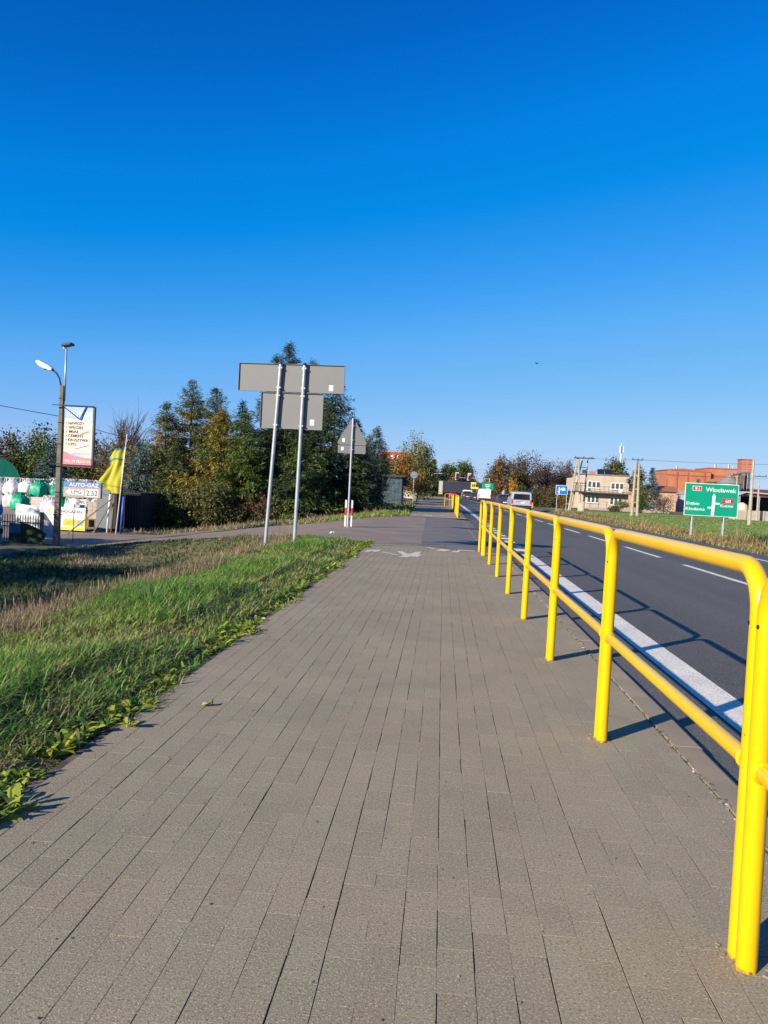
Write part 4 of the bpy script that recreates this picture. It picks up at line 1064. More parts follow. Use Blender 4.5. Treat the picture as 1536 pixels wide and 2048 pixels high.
# two printed boards behind
pb = empty('product_board', (-16.93, 33.0, -1.27), 0, 'narrow white printed board with a round yellow emblem, left of the lamp pole', 'sign')
MB().bbox(-0.26, 0.26, 0, 0.05, 0.04, 1.05).build('board', WHT, pb)
blade_shape(pb, 'emblem', -0.14, 0.83, 0.12, 0.83, 0.09, M('emblem_gold', (0.75, 0.55, 0.10), rough=0.5), -0.004)
for k in range(6): MB().box((0.03, -0.003, 0.60 - 0.085 * k), (0.28 - 0.03 * (k % 3), 0.002, 0.028)).build('print_line', M('print_grey', (0.42, 0.42, 0.36), rough=0.6), pb)
MB().box((-0.19, -0.003, 0.38), (0.03, 0.002, 0.36)).build('print_line', INK, pb)
pb = empty('product_board', (-15.98, 33.0, -1.27), 0, 'wide white printed board with a yellow foot and dark lettering, right of the lamp pole', 'sign')
MB().bbox(-0.68, 0.68, 0, 0.06, 0.04, 1.02).build('board', WHT, pb)
YB = M('print_yellow', (0.82, 0.62, 0.03), (0.70, 0.60, 0.02), scale=3, rough=0.5)
face('yellow_foot', [(-0.42, .045), (0.675, .045), (0.675, .20), (-0.42, .16)], YB, pb, -0.004)
face('field_picture', [(-0.30, .22), (0.28, .24), (0.28, .52), (-0.30, .52)], M('print_olive', (0.42, 0.40, 0.02), (0.55, 0.50, 0.03), scale=4, rough=0.5), pb, -0.004)
face('leaf_picture', [(0.30, .24), (0.62, .24), (0.62, .50), (0.30, .50)], M('print_teal', (0.12, 0.25, 0.16), (0.45, 0.50, 0.35), scale=14, rough=0.5, stretch=(1, 1, 3)), pb, -0.004)
face('yellow_side', [(0.63, .20), (0.675, .20), (0.675, .98), (0.63, .60)], YB, pb, -0.005)
text('lettering', 'ENOGAZAN', INK, pb, (0.02, -0.006, 0.78), width=1.0, height=0.13, bold=0.008)
for k in range(5): MB().box((-0.49, -0.003, 0.62 - 0.09 * k), (0.26, 0.002, 0.02)).build('print_line', M('print_grey', (0.42, 0.42, 0.36), rough=0.6), pb)
# grey cabinet, stone blocks on pallets, flag, timber poles, container
o = empty('steel_cabinet', (-15.0, 34.6, -1.27), 0, 'tall dark grey steel cabinet behind the gas price board', 'cabinet')
MB().bbox(-0.55, 0.16, 0, 0.6, 0.0, 2.12).build('body', M('cabinet_grey', (0.16, 0.19, 0.22), rough=0.5), o, bevel=0.01)
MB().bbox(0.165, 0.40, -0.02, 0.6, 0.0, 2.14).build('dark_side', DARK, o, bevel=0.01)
MB().bbox(-0.50, 0.10, -0.012, -0.002, 0.9, 2.06).build('door', M('cabinet_grey', (0.16, 0.19, 0.22), rough=0.5), o)
BLK = M('sand_block', (0.44, 0.37, 0.29), (0.36, 0.30, 0.23), scale=4, rough=0.9, bump=0.3, bscale=50, rnd=0.08)
WOOD = M('old_wood', (0.26, 0.17, 0.10), (0.17, 0.11, 0.07), scale=5, rough=0.85, stretch=(1, 1, 6))
o = empty('block_pallet', (-16.15, 36.0, -1.27), 0, 'pallet stacked with pale building blocks below the WC sign', 'pallet')
bm_ = MB().box((0, 0, 0), (0.232, 0.5, 0.192)).mesh('block', BLK)
for k in range(4):
    for j in range(4): link('block', bm_, o, (-0.36 + 0.24 * j + (0.015 if k % 2 else 0), 0.3, 0.50 + 0.2 * k))
MB().bbox(-0.5, 0.5, 0, 0.6, 0.35, 0.385).build('deck', WOOD, o)
for x in (-0.42, 0, 0.42): MB().bbox(x - 0.05, x + 0.05, 0, 0.6, 0.0, 0.345).build('bearer', WOOD, o)
fg = empty('flag_pole', (-13.92, 33.0, -1.27), 0, 'leaning pole with a yellow and teal flag hanging down', 'flag')
MB().tube([(0, 0, 0), (0.31, 0, 4.3)], [0.03, 0.018], 7).build('pole', WHT, fg, smooth=True)
mb = MB(); N1, N2 = 14, 22
for j in range(N2 + 1):
    t = j / N2
    for i in range(N1 + 1):
        s = i / N1
        z = 3.80 - 2.15 * t
        xp = 0.31 * (z / 4.3)
        wid = np.interp(t, [0, .12, .3, .55, .75, .9, 1], [.60, .78, .62, .80, 1.00, .90, .55]) * (1.0 if s < 1 else 1)
        zz = z - 0.28 * s * (1 - t) + 0.22 * s * t - 0.05 * math.sin(6 * s + 4 * t)
        mb.v.append((xp - wid * s, 0.05 * math.sin(9 * s + 3 * t) + 0.03 * math.sin(17 * s - 5 * t), zz))
for j in range(N2):
    for i in range(N1):
        a = j * (N1 + 1) + i
        mb.f.append((a, a + 1, a + N1 + 2, a + N1 + 1)); mb.m.append(1 if (j < 1 or (5 <= j < 6) or (i > 12 and j < 5)) else 0)
FLY = M('flag_yellow', (0.68, 0.62, 0.05), (0.60, 0.55, 0.06), scale=3, rough=0.7, trans=0.35)
FLT = M('flag_teal', (0.13, 0.30, 0.30), (0.10, 0.24, 0.25), scale=3, rough=0.7, trans=0.3)
mb.build('cloth', [FLY, FLT], fg, smooth=True)
for k, (x, top, ma, lab) in enumerate([(-14.40, 0.42, WHT, 'pale round post left of the flag pole'), (-14.22, 0.40, WOOD, 'brown timber post beside the flag pole'), (-13.80, 0.36, DBLUE, 'blue painted post right of the flag pole')]):
    o = empty('yard_post', (x, 33.2, -1.27), 0, lab, 'post', 'posts beside the flag')
    MB().tube([(0, 0, 0), (0.07, 0, top + 1.27)], 0.045, 8).build('shaft', ma, o, smooth=True)
    MB().tube([(0.07, 0, top + 1.27), (0.071, 0, top + 1.30)], 0.05, 8).build('cap', DARK, o)
for k, (a, b, lab) in enumerate([((-15.35, 31.5, -1.27), (-13.1, 30.5, 0.30), 'thin timber prop leaning across the wide printed board'), ((-14.9, 33.0, -1.27), (-14.2, 33.1, 0.05), 'timber prop leaning to the flag pole')]):
    o = empty('timber_prop', a, 0, lab, 'prop', 'leaning timber props')
    MB().tube([(0, 0, 0), tuple(b[i] - a[i] for i in range(3))], 0.028, 6).build('shaft', WOOD, o)
    MB().box((0, 0, 0.02), (0.12, 0.12, 0.04)).build('foot', WOOD, o)
o = empty('storage_container', (-14.1, 36.0, -1.30), 0, 'dark navy steel container right of the flag', 'container')
CN = M('container_navy', (0.012, 0.016, 0.028), rough=0.6)
MB().bbox(-1.05, 0.0, 0.05, 5.0, 0.1, 1.70).build('body', CN, o)
for k in range(8): MB().bbox(-1.0 + 0.13 * k, -0.94 + 0.13 * k, 0.0, 0.048, 0.14, 1.66).build('corrugation', CN, o)
MB().bbox(-1.08, 0.02, 0.0, 5.02, 1.705, 1.76).build('roof_rail', CN, o)
# big bags
def bigbag_mesh(ma, seed, full=1.0):
    r0 = np.random.default_rng(seed)
    seg = 28; prof = [(0.38, 0), (0.46, 0.04), (0.50, 0.22), (0.51, 0.42), (0.49, 0.60), (0.45, 0.72), (0.36, 0.82), (0.26, 0.90), (0.20, 0.96), (0.27, 1.05), (0.34, 1.12), (0.15, 1.10)]
    ph = r0.uniform(0, 6, 6)
    def wob(i, k):
        t = 2 * math.pi * k / seg
        sq = 1.0 / max(abs(math.cos(t)), abs(math.sin(t))) ** 0.5 if i < 6 else 1.0
        top = i / 11
        return min(1.12, sq) * (1 + 0.03 * math.sin(3 * t + ph[0] + i) + (0.03 + 0.20 * top ** 1.5) * math.sin(9 * t + ph[1] + 0.9 * math.sin(i)) + 0.05 * math.sin(5 * t + ph[2] + i * 0.5) + 0.025 * r0.normal())
    mb = MB(); mb.lathe(prof, seg, wob=wob)
    return mb.mesh('sack', ma, 55)
def loop_mesh(ma):
    return MB().tube([(0.08, 0.03, -0.16), (0.07, -0.02, 0.10), (0.0, -0.03, 0.15), (-0.07, -0.02, 0.10), (-0.08, 0.03, -0.16)], 0.025, 5).mesh('lifting_loop', ma)
BGW = M('bag_white', (0.70, 0.69, 0.70), (0.58, 0.56, 0.58), scale=3, rough=0.55, bump=1.0, bscale=10, rnd=0.06)
BGG = M('bag_green', (0.010, 0.36, 0.21), (0.008, 0.28, 0.16), scale=3, rough=0.45, bump=0.5, bscale=14)
bw = [bigbag_mesh(BGW, s) for s in (1, 2, 3)]; bg_ = [bigbag_mesh(BGG, s) for s in (4, 5)]
lw, lg = loop_mesh(BGW), loop_mesh(BGG)
rbag = random.Random(4)
def bag(x, y, z, green, label, grp, s=1.0):
    o = empty('big_bag', (x, y, z), rbag.uniform(-0.3, 0.3), label, 'bag', grp); o.scale = (s, s, s)
    link('sack', rbag.choice(bg_ if green else bw), o)
    for sx_ in (-1, 1):
        for sy_ in (-1, 1): link('lifting_loop', lg if green else lw, o, (0.22 * sx_, 0.38 * sy_, 0.97), (0, 0, 0 if sy_ > 0 else math.pi))
    return o
GG = 'green big bags in the yard'; GW = 'white big bags stacked in the yard'
bag(-26.3, 47.6, -1.26, 1, 'green big bag standing on the ground, left of the sack pallet', GG)
bag(-25.35, 48.6, -1.26, 1, 'green big bag on the ground half hidden behind the front one', GG)
bag(-25.55, 48.5, -0.42, 1, 'green big bag on the upper layer, tallest of the green ones', GG)
bag(-24.35, 48.8, -1.26, 1, 'green big bag on the ground behind the sack pallet', GG)
bag(-24.45, 48.9, -0.42, 1, 'green big bag on the upper layer left of the lamp pole', GG)
bag(-23.2, 48.8, -0.42, 1, 'green big bag on the upper layer right of the lamp pole', GG)
bag(-23.3, 48.6, -1.26, 1, 'green big bag on the ground right of the lamp pole', GG)
bag(-21.6, 42.3, -1.26, 0, 'white big bag standing nearest, just left of the lamp pole', GW, 1.05)
bag(-20.4, 42.6, -1.26, 0, 'white big bag right of the lamp pole, behind the wide board', GW)
cols = ['first', 'second', 'third', 'fourth', 'fifth', 'sixth']
for j in range(5):
    bag(-30.4 + 1.02 * j, 50.2, -1.26, 0, 'white big bag, bottom layer, %s from the left edge' % cols[j], GW)
    bag(-30.4 + 1.02 * j, 50.3, -0.40, 0, 'white big bag, top layer, %s from the left edge' % cols[j], GW)
for j in range(4):
    bag(-26.0 + 1.02 * j, 51.6, -0.30, 0, 'white big bag peeping over the green ones, %s from the left' % cols[j], GW)
    bag(-26.0 + 1.02 * j, 51.6, -1.26, 0, 'white big bag in the back row under the peeping ones, %s from the left' % cols[j], GW)
o = empty('sack_pallet', (-23.9, 45.5, -1.26), 0, 'pallet of pinkish white sacks between the green bags and the lamp pole', 'pallet')
sm_ = MB().box((0, 0, 0), (0.86, 0.55, 0.085)).mesh('sack', M('sack_pinkish', (0.62, 0.48, 0.46), (0.45, 0.36, 0.36), scale=7, rough=0.7, rnd=0.12))
for k in range(9): link('sack', sm_, o, (0.01 * (k % 2), 0, 0.18 + 0.09 * k))
MB().bbox(-0.45, 0.45, -0.35, 0.35, 0.10, 0.13).build('deck', WOOD, o)
MB().bbox(-0.45, -0.33, -0.35, 0.35, 0.0, 0.10).build('bearer', WOOD, o); MB().bbox(0.33, 0.45, -0.35, 0.35, 0.0, 0.10).build('bearer', WOOD, o)
# green arched tunnel at the edge
TG = M('tarp_green', (0.006, 0.18, 0.115), (0.005, 0.14, 0.09), scale=1.5, rough=0.5, bump=0.2, bscale=8)
o = empty('tunnel_shed', (-33.2, 56.0, -1.26), R(29.5), 'green arched tarpaulin shed behind the white bags at the left edge', 'shed')
mb = MB(); prof = [(2.0 * math.cos(math.pi * i / 16), 3.35 * math.sin(math.pi * i / 16) ** 0.55) for i in range(17)]
mb.add([(a, 0, b) for a, b in prof] + [(a, 9, b) for a, b in prof], [(i, i + 1, 17 + i + 1, 17 + i) for i in range(16)] + [tuple(range(17))[::-1]])
mb.build('cover', TG, o, smooth=30)
for y in (0, 1.5, 3.0):
    MB().tube([(a * 1.01, y, b * 1.01) for a, b in prof], 0.035, 6).build('hoop', TG, o)
# front fence with banners
FEN = M('fence_steel', (0.16, 0.16, 0.15), (0.11, 0.11, 0.11), scale=4, rough=0.6, metal=0.3)
o = empty('bar_fence', (-14.1, 27.0, -1.62), 0, 'steel bar fence with banners at the left edge', 'fence')
bm_ = MB().box((0, 0, 0.62), (0.022, 0.022, 1.24)).mesh('bar', FEN)
for k in range(48): link('bar', bm_, o, (-0.13 - 0.095 * k, 0, 0.05))
for z in (0.30, 1.02): MB().bbox(-4.7, 0, -0.02, 0.02, z - 0.02, z + 0.02).build('rail', FEN, o)
for x in (0, -2.3, -4.6): MB().bbox(x - 0.05, x + 0.05, -0.05, 0.05, 0, 1.42).build('post', WOOD if x == 0 else FEN, o)
BAND = M('banner_dark_green', (0.018, 0.045, 0.018), (0.03, 0.06, 0.015), scale=2, rough=0.5)
o = empty('green_banner', (-14.1, 26.93, -1.62), 0, 'dark green banner hanging loose from the fence corner', 'banner')
mb = MB(); P = [(-0.72, 1.02), (-0.45, 0.98), (-0.1, 0.85), (0.24, 0.66), (0.10, 0.38), (0.0, 0.12), (-0.35, 0.06), (-0.72, 0.03)]
mb.prism(P, 'y', -0.02, -0.016); mb.build('sheet', BAND, o)
text('lettering', 'DE', M('print_ochre', (0.40, 0.27, 0.02), rough=0.5), o, (-0.30, -0.024, 0.68), width=0.2, height=0.12, rot=(math.pi / 2, R(25), 0))
text('lettering', '502 80', M('print_paleblue', (0.30, 0.42, 0.55), rough=0.5), o, (-0.22, -0.024, 0.10), width=0.30, height=0.07)
o = empty('picture_banner', (-15.05, 27.08, -1.62), 0, 'blue and ochre picture banner behind the fence bars', 'banner')
MB().bbox(-0.30, 0.28, 0, 0.006, 0.08, 0.98).build('sheet', M('banner_picture', (0.16, 0.12, 0.02), (0.05, 0.06, 0.02), scale=7, rough=0.5, stretch=(3, 1, 1)), o)
MB().bbox(-0.295, 0.275, -0.006, -0.002, 0.62, 0.975).build('sky_print', M('banner_sky', (0.20, 0.27, 0.48), (0.26, 0.33, 0.52), scale=4, rough=0.5), o)
MB().bbox(-0.295, 0.275, -0.010, -0.007, 0.94, 0.976).build('blue_hem', DBLUE, o)
o = empty('pale_banner', (-14.9, 28.2, -1.40), 0, 'pale white and mint sheet standing behind the fence', 'banner')
mb = MB(); mb.prism([(-0.85, 0.2), (0.95, 0.2), (0.55, 0.75), (0.12, 1.32), (-0.85, 1.42)], 'y', 0, 0.01)
mb.build('sheet', M('sheet_mint', (0.66, 0.74, 0.68), (0.75, 0.74, 0.72), scale=3, rough=0.6), o)
mb = MB(); mb.prism([(0.10, 0.22), (0.92, 0.22), (0.54, 0.74), (0.12, 1.30)], 'y', -0.008, -0.003)
mb.build('pink_flap', M('sheet_pink', (0.76, 0.64, 0.62), rough=0.6), o)
o = empty('price_panel', (-15.75, 26.9, -1.62), 0, 'white and green panel with a blue disc at the far left fence', 'sign')
MB().bbox(-0.25, 0.26, 0, 0.02, 0.1, 1.16).build('panel', M('panel_green', (0.06, 0.14, 0.05), (0.35, 0.30, 0.03), scale=4, rough=0.5), o)
MB().bbox(-0.25, 0.26, -0.006, -0.002, 0.72, 1.15).build('white_top', WHT, o)
text('lettering', '0', INK, o, (0.16, -0.010, 0.88), width=0.09, height=0.18, bold=0.03)
mb = MB(); mb.prism([(0.0 + 0.26 * math.cos(a * 0.3927), 1.42 + 0.24 * math.sin(a * 0.3927)) for a in range(16)], 'y', 0.0, 0.02); mb.build('blue_disc', M('disc_blue', (0.02, 0.20, 0.52), rough=0.4), o)
o = empty('bollard_lamp', (-15.32, 26.55, -1.62), 0, 'short bollard lamp with a pale head in front of the fence', 'lamp')
MB().tube([(0, 0, 0), (0, 0, 0.62)], 0.045, 10).build('shaft', M('shaft_tan', (0.40, 0.33, 0.27), rough=0.6), o, smooth=40)
MB().tube([(0, 0, 0.625), (0, 0, 0.80)], 0.06, 10).build('collar', DARK, o, smooth=40)
MB().tube([(0, 0, 0.805), (0, 0, 0.91)], 0.065, 10).build('head', M('lamp_cream', (0.70, 0.66, 0.45), rough=0.5), o, smooth=40)
# overhead wires
def wire(name, a, b, sag, label, r=0.012, n=14):
    a, b = Vector(a), Vector(b); P = []
    for i in range(n + 1):
        t = i / n; p = a.lerp(b, t); p.z -= sag * 4 * t * (1 - t); P.append(p - a)
    o = MB().tube(P, r, 4).build(name, DARK, None, a); return tag(o, label, 'wire')
wire('overhead_wire', (-13.6, 27.0, 3.22), (-30, 29, 6.2), 0.25, 'dark overhead wire running left from the lamp pole')
wire('overhead_wire', (-13.5, 27.0, 3.15), (-20, 60, 4.4), 0.5, 'thin wire running from the lamp pole towards the bare tree')
# ------------------------------------------------------------------ bus stop side
GLS = M('shelter_glass', (0.10, 0.14, 0.17), (0.04, 0.06, 0.08), scale=5, rough=0.12, spec=0.6)
STEEL = M('dark_steel', (0.05, 0.055, 0.06), rough=0.5)
o = empty('bus_shelter', (-3.75, 58.0, -0.03), 0, 'dark glazed bus shelter in the shade of the trees', 'bus shelter')
for x in (-0.70, 0.70):
    for y in (0, 1.6): MB().bbox(x - 0.035, x + 0.035, y - 0.035, y + 0.035, 0, 2.2).build('post', STEEL, o)
MB().bbox(-0.9, 0.9, -0.25, 1.85, 2.2, 2.32).build('roof', STEEL, o)
for k in range(3): MB().bbox(-0.655 + 0.445 * k, -0.225 + 0.445 * k, -0.01, 0.01, 0.25, 2.1).build('pane', GLS, o)
MB().bbox(-0.71, -0.69, 0.04, 1.56, 0.25, 2.1).build('pane', GLS, o)
MB().bbox(-0.6, 0.4, 1.0, 1.4, 0.42, 0.48).build('bench', WOOD, o)
o = empty('bus_stop_sign', (-2.95, 58.6, -0.03), 0, 'blue bus stop plate on a post by the shelter', 'road sign')
MB().tube([(0, 0, 0), (0, 0, 2.3)], 0.03, 8).build('post', GALV, o)
MB().bbox(-0.10, 0.24, -0.05, -0.035, 1.55, 2.22).build('plate', M('plate_navy', (0.015, 0.03, 0.14), rough=0.4), o)
o = empty('round_sign', (-2.85, 76.0, 0.0), 0, 'round sign seen from behind on a tall grey post', 'road sign')
MB().tube([(0, 0, 0), (0, 0, 3.0)], 0.035, 8).build('post', GALV, o)
mb = MB(); mb.prism([(0.34 * math.cos(a * 0.314), 2.72 + 0.34 * math.sin(a * 0.314)) for a in range(20)], 'y', -0.06, -0.045); mb.build('disc', M('disc_grey', (0.20, 0.26, 0.32), (0.12, 0.17, 0.24), scale=6, rough=0.5), o)
o = empty('bollard', (-3.15, 95.0, -0.03), 0, 'short white bollard on the grass beyond the bus stop', 'bollard')
MB().tube([(0, 0, 0), (0, 0, 0.75)], 0.09, 10).build('shaft', WPL, o, smooth=40)
MB().lathe([(0.095, 0.755), (0.11, 0.80), (0.09, 0.93), (0.03, 0.99)], 10).build('cap', WPL, o, smooth=40)
# roof behind the autumn tree
o = empty('tiled_house', (-7.6, 118, 0), 0, 'house with a bright red tiled roof behind the autumn trees', 'house')
MB().bbox(-2.6, 3.6, 0, 7, 0, 5.0).build('wall', M('render_cream', (0.55, 0.50, 0.42), rough=0.8), o)
MB().prism([(-0.4, 5.0), (7.4, 5.0), (3.5, 7.0)], 'x', -3.0, 4.0).build('roof', M('tile_red', (0.50, 0.09, 0.045), (0.40, 0.08, 0.04), scale=3, rough=0.6), o)
for k in range(3): MB().bbox(-0.5 + 0.9 * k, 0.0 + 0.9 * k, 0.8, 2.2, 5.72, 6.35).build('dormer', WHT, o)

# ------------------------------------------------------------------ vehicles
TYRE = BLACK
CGL = M('car_glass', (0.012, 0.014, 0.018), rough=0.06, spec=0.6)
TAIL = M('tail_lamp', (0.45, 0.02, 0.02), (0.35, 0.015, 0.015), rough=0.25)
BRAKE = M('brake_lamp_lit', (0.6, 0.02, 0.02), rough=0.3, emit=(1.0, 0.05, 0.06), estr=2.5)
PLATE = M('number_plate', (0.75, 0.75, 0.74), rough=0.4)
BUMP = M('bumper_grey', (0.02, 0.02, 0.022), rough=0.6)
def vehicle(name, loc, rz, paint, label, cat, L=4.4, W=1.78, H=1.78, kind='van', belt=0.56, lit=False, lower=None, grp=None, rear_glass=True):
    """rear at y=0, nose towards +y"""
    o = empty(name, loc, rz, label, cat, grp)
    w2 = W / 2; g = 0.22
    zb = H * belt
    if kind == 'van': st = [(0.0, 0.97, .90, zb, H * 0.90), (0.04, 1, .93, zb, H * 0.97), (0.30, 1, .92, zb, H), (L * 0.55, 1, .88, zb, H * 0.985), (L * 0.66, 1, .84, zb, H * 0.93), (L * 0.82, .98, .80, zb * 0.98, zb * 1.03), (L * 0.96, .93, .85, zb * 0.84, zb * 0.88), (L, .85, .8, zb * 0.55, zb * 0.62)]
    elif kind == 'car': st = [(0.0, .92, .84, zb * 0.86, zb * 0.90), (0.10, .97, .80, zb, zb * 1.06), (0.55, 1, .76, zb, H * 0.96), (1.3, 1, .76, zb, H), (L * 0.52, 1, .76, zb, H * 0.98), (L * 0.70, 1, .78, zb, zb * 1.04), (L * 0.95, .95, .85, zb * 0.80, zb * 0.85), (L, .86, .8, zb * 0.55, zb * 0.62)]
    rings = []
    for (y, fb, fr, b_, r_) in st:
        a, c = w2 * fb, w2 * fr
        half = [(a * 0.92, g), (a, g + 0.12), (a * 1.0, b_ * 0.75), (a * 0.985, b_), (c, max(b_ + 0.004, r_ - 0.07)), (c * 0.90, r_ - 0.01), (c * 0.5, r_ + 0.01)]
        rings.append([(x, y, z) for x, z in half] + [(-x, y, z) for x, z in half[::-1]])
    n = len(rings[0]); V = [p for r_ in rings for p in r_]; F = []
    for i in range(len(rings) - 1):
        for k in range(n):
            k2 = (k + 1) % n
            F.append((i * n + k, (i + 1) * n + k, (i + 1) * n + k2, i * n + k2))
    F.append(tuple(range(n))); F.append(tuple(range((len(rings) - 1) * n, len(rings) * n))[::-1])
    mb = MB(); mb.add(V, F); body = mb.build('body', paint, o, smooth=35)
    wr = 0.31
    for sx_ in (-1, 1):
        for y in (0.72, L - 0.82):
            wmb = MB(); wmb.tube([(sx_ * (w2 - 0.19), y, wr), (sx_ * (w2 + 0.005), y, wr)], wr, 20)
            wh = wmb.build('wheel', TYRE, o, smooth=40)
            MB().tube([(sx_ * (w2 + 0.002), y, wr), (sx_ * (w2 + 0.012), y, wr)], wr * 0.62, 14).build('rim', GALV, wh)
    if kind == 'van':
        if rear_glass: MB().prism([(-w2 * .80, zb + .04), (w2 * .80, zb + .04), (w2 * .74, H * .885), (-w2 * .74, H * .885)], 'y', -0.012, 0.02).build('rear_window', CGL, o)
        MB().bbox(-w2 * .98, w2 * .98, -0.09, 0.05, g - 0.02, H * 0.30).build('bumper', BUMP, o, bevel=0.03)
        MB().bbox(-0.05, 0.28, -0.02, -0.004, H * .40, H * .47).build('number_plate', PLATE, o)
        MB().bbox(-0.45, 0.10, -0.014, -0.003, H * .49, H * .505).build('handle_strip', BUMP, o)
        for s in (-1, 1): MB().bbox(s * w2 * .90 - .07, s * w2 * .90 + .07, -0.015, 0.05, H * .36, H * .60).build('tail_lamp', TAIL, o, bevel=0.02)
        if lit: MB().bbox(-0.14, 0.14, -0.018, 0.04, H * .91, H * .945).build('brake_lamp', BRAKE, o)
        for s in (-1, 1):
            MB().prism([(L * .25, zb + .05), (L * .60, zb + .05), (L * .54, H * .90), (L * .25, H * .90)], 'x', s * w2 * .945 - .006, s * w2 * .945 + .006).build('side_window', CGL, o)
            MB().box((s * (w2 + .09), L * .62, zb + .10), (.16, .08, .18)).build('mirror', BUMP, o, bevel=.02)
    else:
        MB().add([(-w2 * .74, 0.115, zb * 1.05), (w2 * .74, 0.115, zb * 1.05), (w2 * .68, 0.50, H * .945), (-w2 * .68, 0.50, H * .945)], [(0, 1, 2, 3)]).build('rear_window', CGL, o)
        MB().bbox(-w2 * .95, w2 * .95, -0.08, 0.06, g, H * 0.36).build('bumper', lower or paint, o, bevel=0.03)
        MB().bbox(-0.26, 0.26, -0.095, -0.082, H * .36, H * .43).build('number_plate', PLATE, o)
        for s in (-1, 1):
            MB().bbox(s * w2 * .76 - .14, s * w2 * .76 + .14, -0.03, 0.05, H * .45, H * .55).build('tail_lamp', BRAKE if lit else TAIL, o, bevel=0.02)
            MB().prism([(0.5, zb + .03), (L * .66, zb + .03), (L * .54, H * .92), (0.85, H * .92)], 'x', s * w2 * .885 - .006, s * w2 * .885 + .006).build('side_window', CGL, o)
            MB().box((s * (w2 + .07), L * .62, zb + .06), (.16, .08, .12)).build('mirror', BUMP, o, bevel=.02)
    return o
SILV = M('paint_silver', (0.62, 0.62, 0.64), (0.60, 0.60, 0.62), scale=1, rough=0.25, metal=0.5)
PWHT = M('paint_white', (0.78, 0.77, 0.74), rough=0.3)
PDRK = M('paint_charcoal', (0.035, 0.042, 0.055), rough=0.25, spec=0.6)
PRED = M('paint_red', (0.20, 0.025, 0.03), rough=0.3)
vehicle('van', (6.87, 69.6, -0.07), R(1.5), SILV, 'silver passenger van driving away with its brake light on', 'van', L=4.4, W=1.80, H=1.68, lit=True)
vehicle('car', (6.62, 84.0, -0.07), R(0), PDRK, 'dark estate car ahead of the silver van', 'car', L=4.4, W=1.72, H=1.38, kind='car', belt=0.62)
vehicle('delivery_van', (6.72, 128.0, -0.07), R(0), PWHT, 'tall white delivery van farther down the road', 'van', L=5.4, W=2.05, H=2.12, belt=0.66, rear_glass=False)
vehicle('car', (4.62, 150.0, -0.07), R(3), PDRK, 'dark car with a pale roof queueing at the signals', 'car', L=4.3, W=1.7, H=1.62, kind='car', belt=0.6, lit=True)
o = vehicle('car', (5.85, 145.5, -0.07), R(2), PDRK, 'dark car left of the white delivery van', 'car', L=4.3, W=1.7, H=1.42, kind='car', belt=0.62)
vehicle('car', (2.35, 166.0, -0.07), R(5), PRED, 'dark red car under the lorry trailer', 'car', L=4.3, W=1.7, H=1.42, kind='car', belt=0.62, lit=True)
vehicle('car', (9.5, 140.0, -0.09), R(-4), PDRK, 'dark car parked right of the white delivery van', 'car', L=4.2, W=1.68, H=1.45, kind='car', belt=0.62)
vehicle('van', (4.9, 156.5, -0.07), R(4), PWHT, 'white van at the head of the queue', 'van', L=4.8, W=1.85, H=1.9)
# lorry crossing
lo = empty('lorry', (-0.55, 184.0, -0.05), R(-70), 'grey curtain-sided lorry turning across the far junction', 'lorry')
TRG = M('trailer_grey', (0.055, 0.065, 0.085), (0.05, 0.058, 0.075), scale=1, rough=0.5)
MB().bbox(-1.25, 1.25, 0.02, 9.8, 1.15, 3.75).build('trailer_box', TRG, lo)
MB().bbox(-1.24, 1.24, -0.06, 0.0, 1.1, 3.72).build('rear_doors', M('door_grey', (0.40, 0.37, 0.34), rough=0.5), lo)
MB().bbox(-1.25, 1.25, -0.08, 0.1, 0.70, 1.05).build('rear_bumper', M('bumper_beige', (0.45, 0.32, 0.24), rough=0.5), lo)
MB().bbox(-1.27, 1.27, 0.0, 9.8, 3.755, 3.82).build('roof_rail', SIGNG, lo)
MB().bbox(-0.5, 0.5, 0.3, 9.5, 0.8, 1.1).build('chassis', BUMP, lo)
for y in (1.6, 2.8, 4.0, 9.6, 12.6):
    for s in (-1, 1): MB().tube([(s * 0.85, y, 0.5), (s * 1.2, y, 0.5)], 0.5, 16).build('wheel', BLACK, lo, smooth=40)
MB().prism([(10.6, 0.7), (13.2, 0.7), (13.3, 1.9), (13.0, 3.3), (12.0, 4.1), (10.6, 4.1)], 'x', -1.22, 1.22).build('cab', TRG, lo, bevel=0.08)
MB().bbox(-0.55, 0.55, 9.3, 13.0, 0.7, 0.95).build('tractor_frame', BUMP, lo)

# ------------------------------------------------------------------ signals and lamps at the junction
SGW = M('signal_white', (0.75, 0.73, 0.70), rough=0.5)
o = empty('signal_gantry', (8.6, 150, -0.1), 0, 'signal gantry arm with two traffic light heads over the road', 'traffic light')
MB().tube([(0, 0, 0), (0, 0, 4.3)], 0.09, 10).build('mast', GALV, o)
MB().tube([(0, 0, 4.2), (-7.0, 0, 4.15)], [0.07, 0.04], 8).build('arm', GALV, o)
for k, x in enumerate((-6.1, -3.78)):
    h = MB().bbox(x - 0.22, x + 0.22, -0.20, 0.08, 3.82, 4.98).build('signal_head', DARK, o)
    fr = MB().bbox(x - 0.32, x + 0.32, 0.085, 0.10, 3.70, 5.10).build('backboard', SGW, h)
    for j, z in enumerate((4.75, 4.40, 4.05)):
        lit = (j == 0)
        MB().tube([(x, -0.21, z), (x, -0.23, z)], 0.13, 12).build('lens', M('lens_red', (0.5, 0.02, 0.02), rough=0.3, emit=(1, .08, .05), estr=3.0) if lit and k == 1 else M('lens_dark', (0.03, 0.03, 0.03), rough=0.3), h)
o = empty('street_lamp', (-2.6, 150, 0), 0, 'slender grey street lamp with a curved arm at the junction', 'lamp')
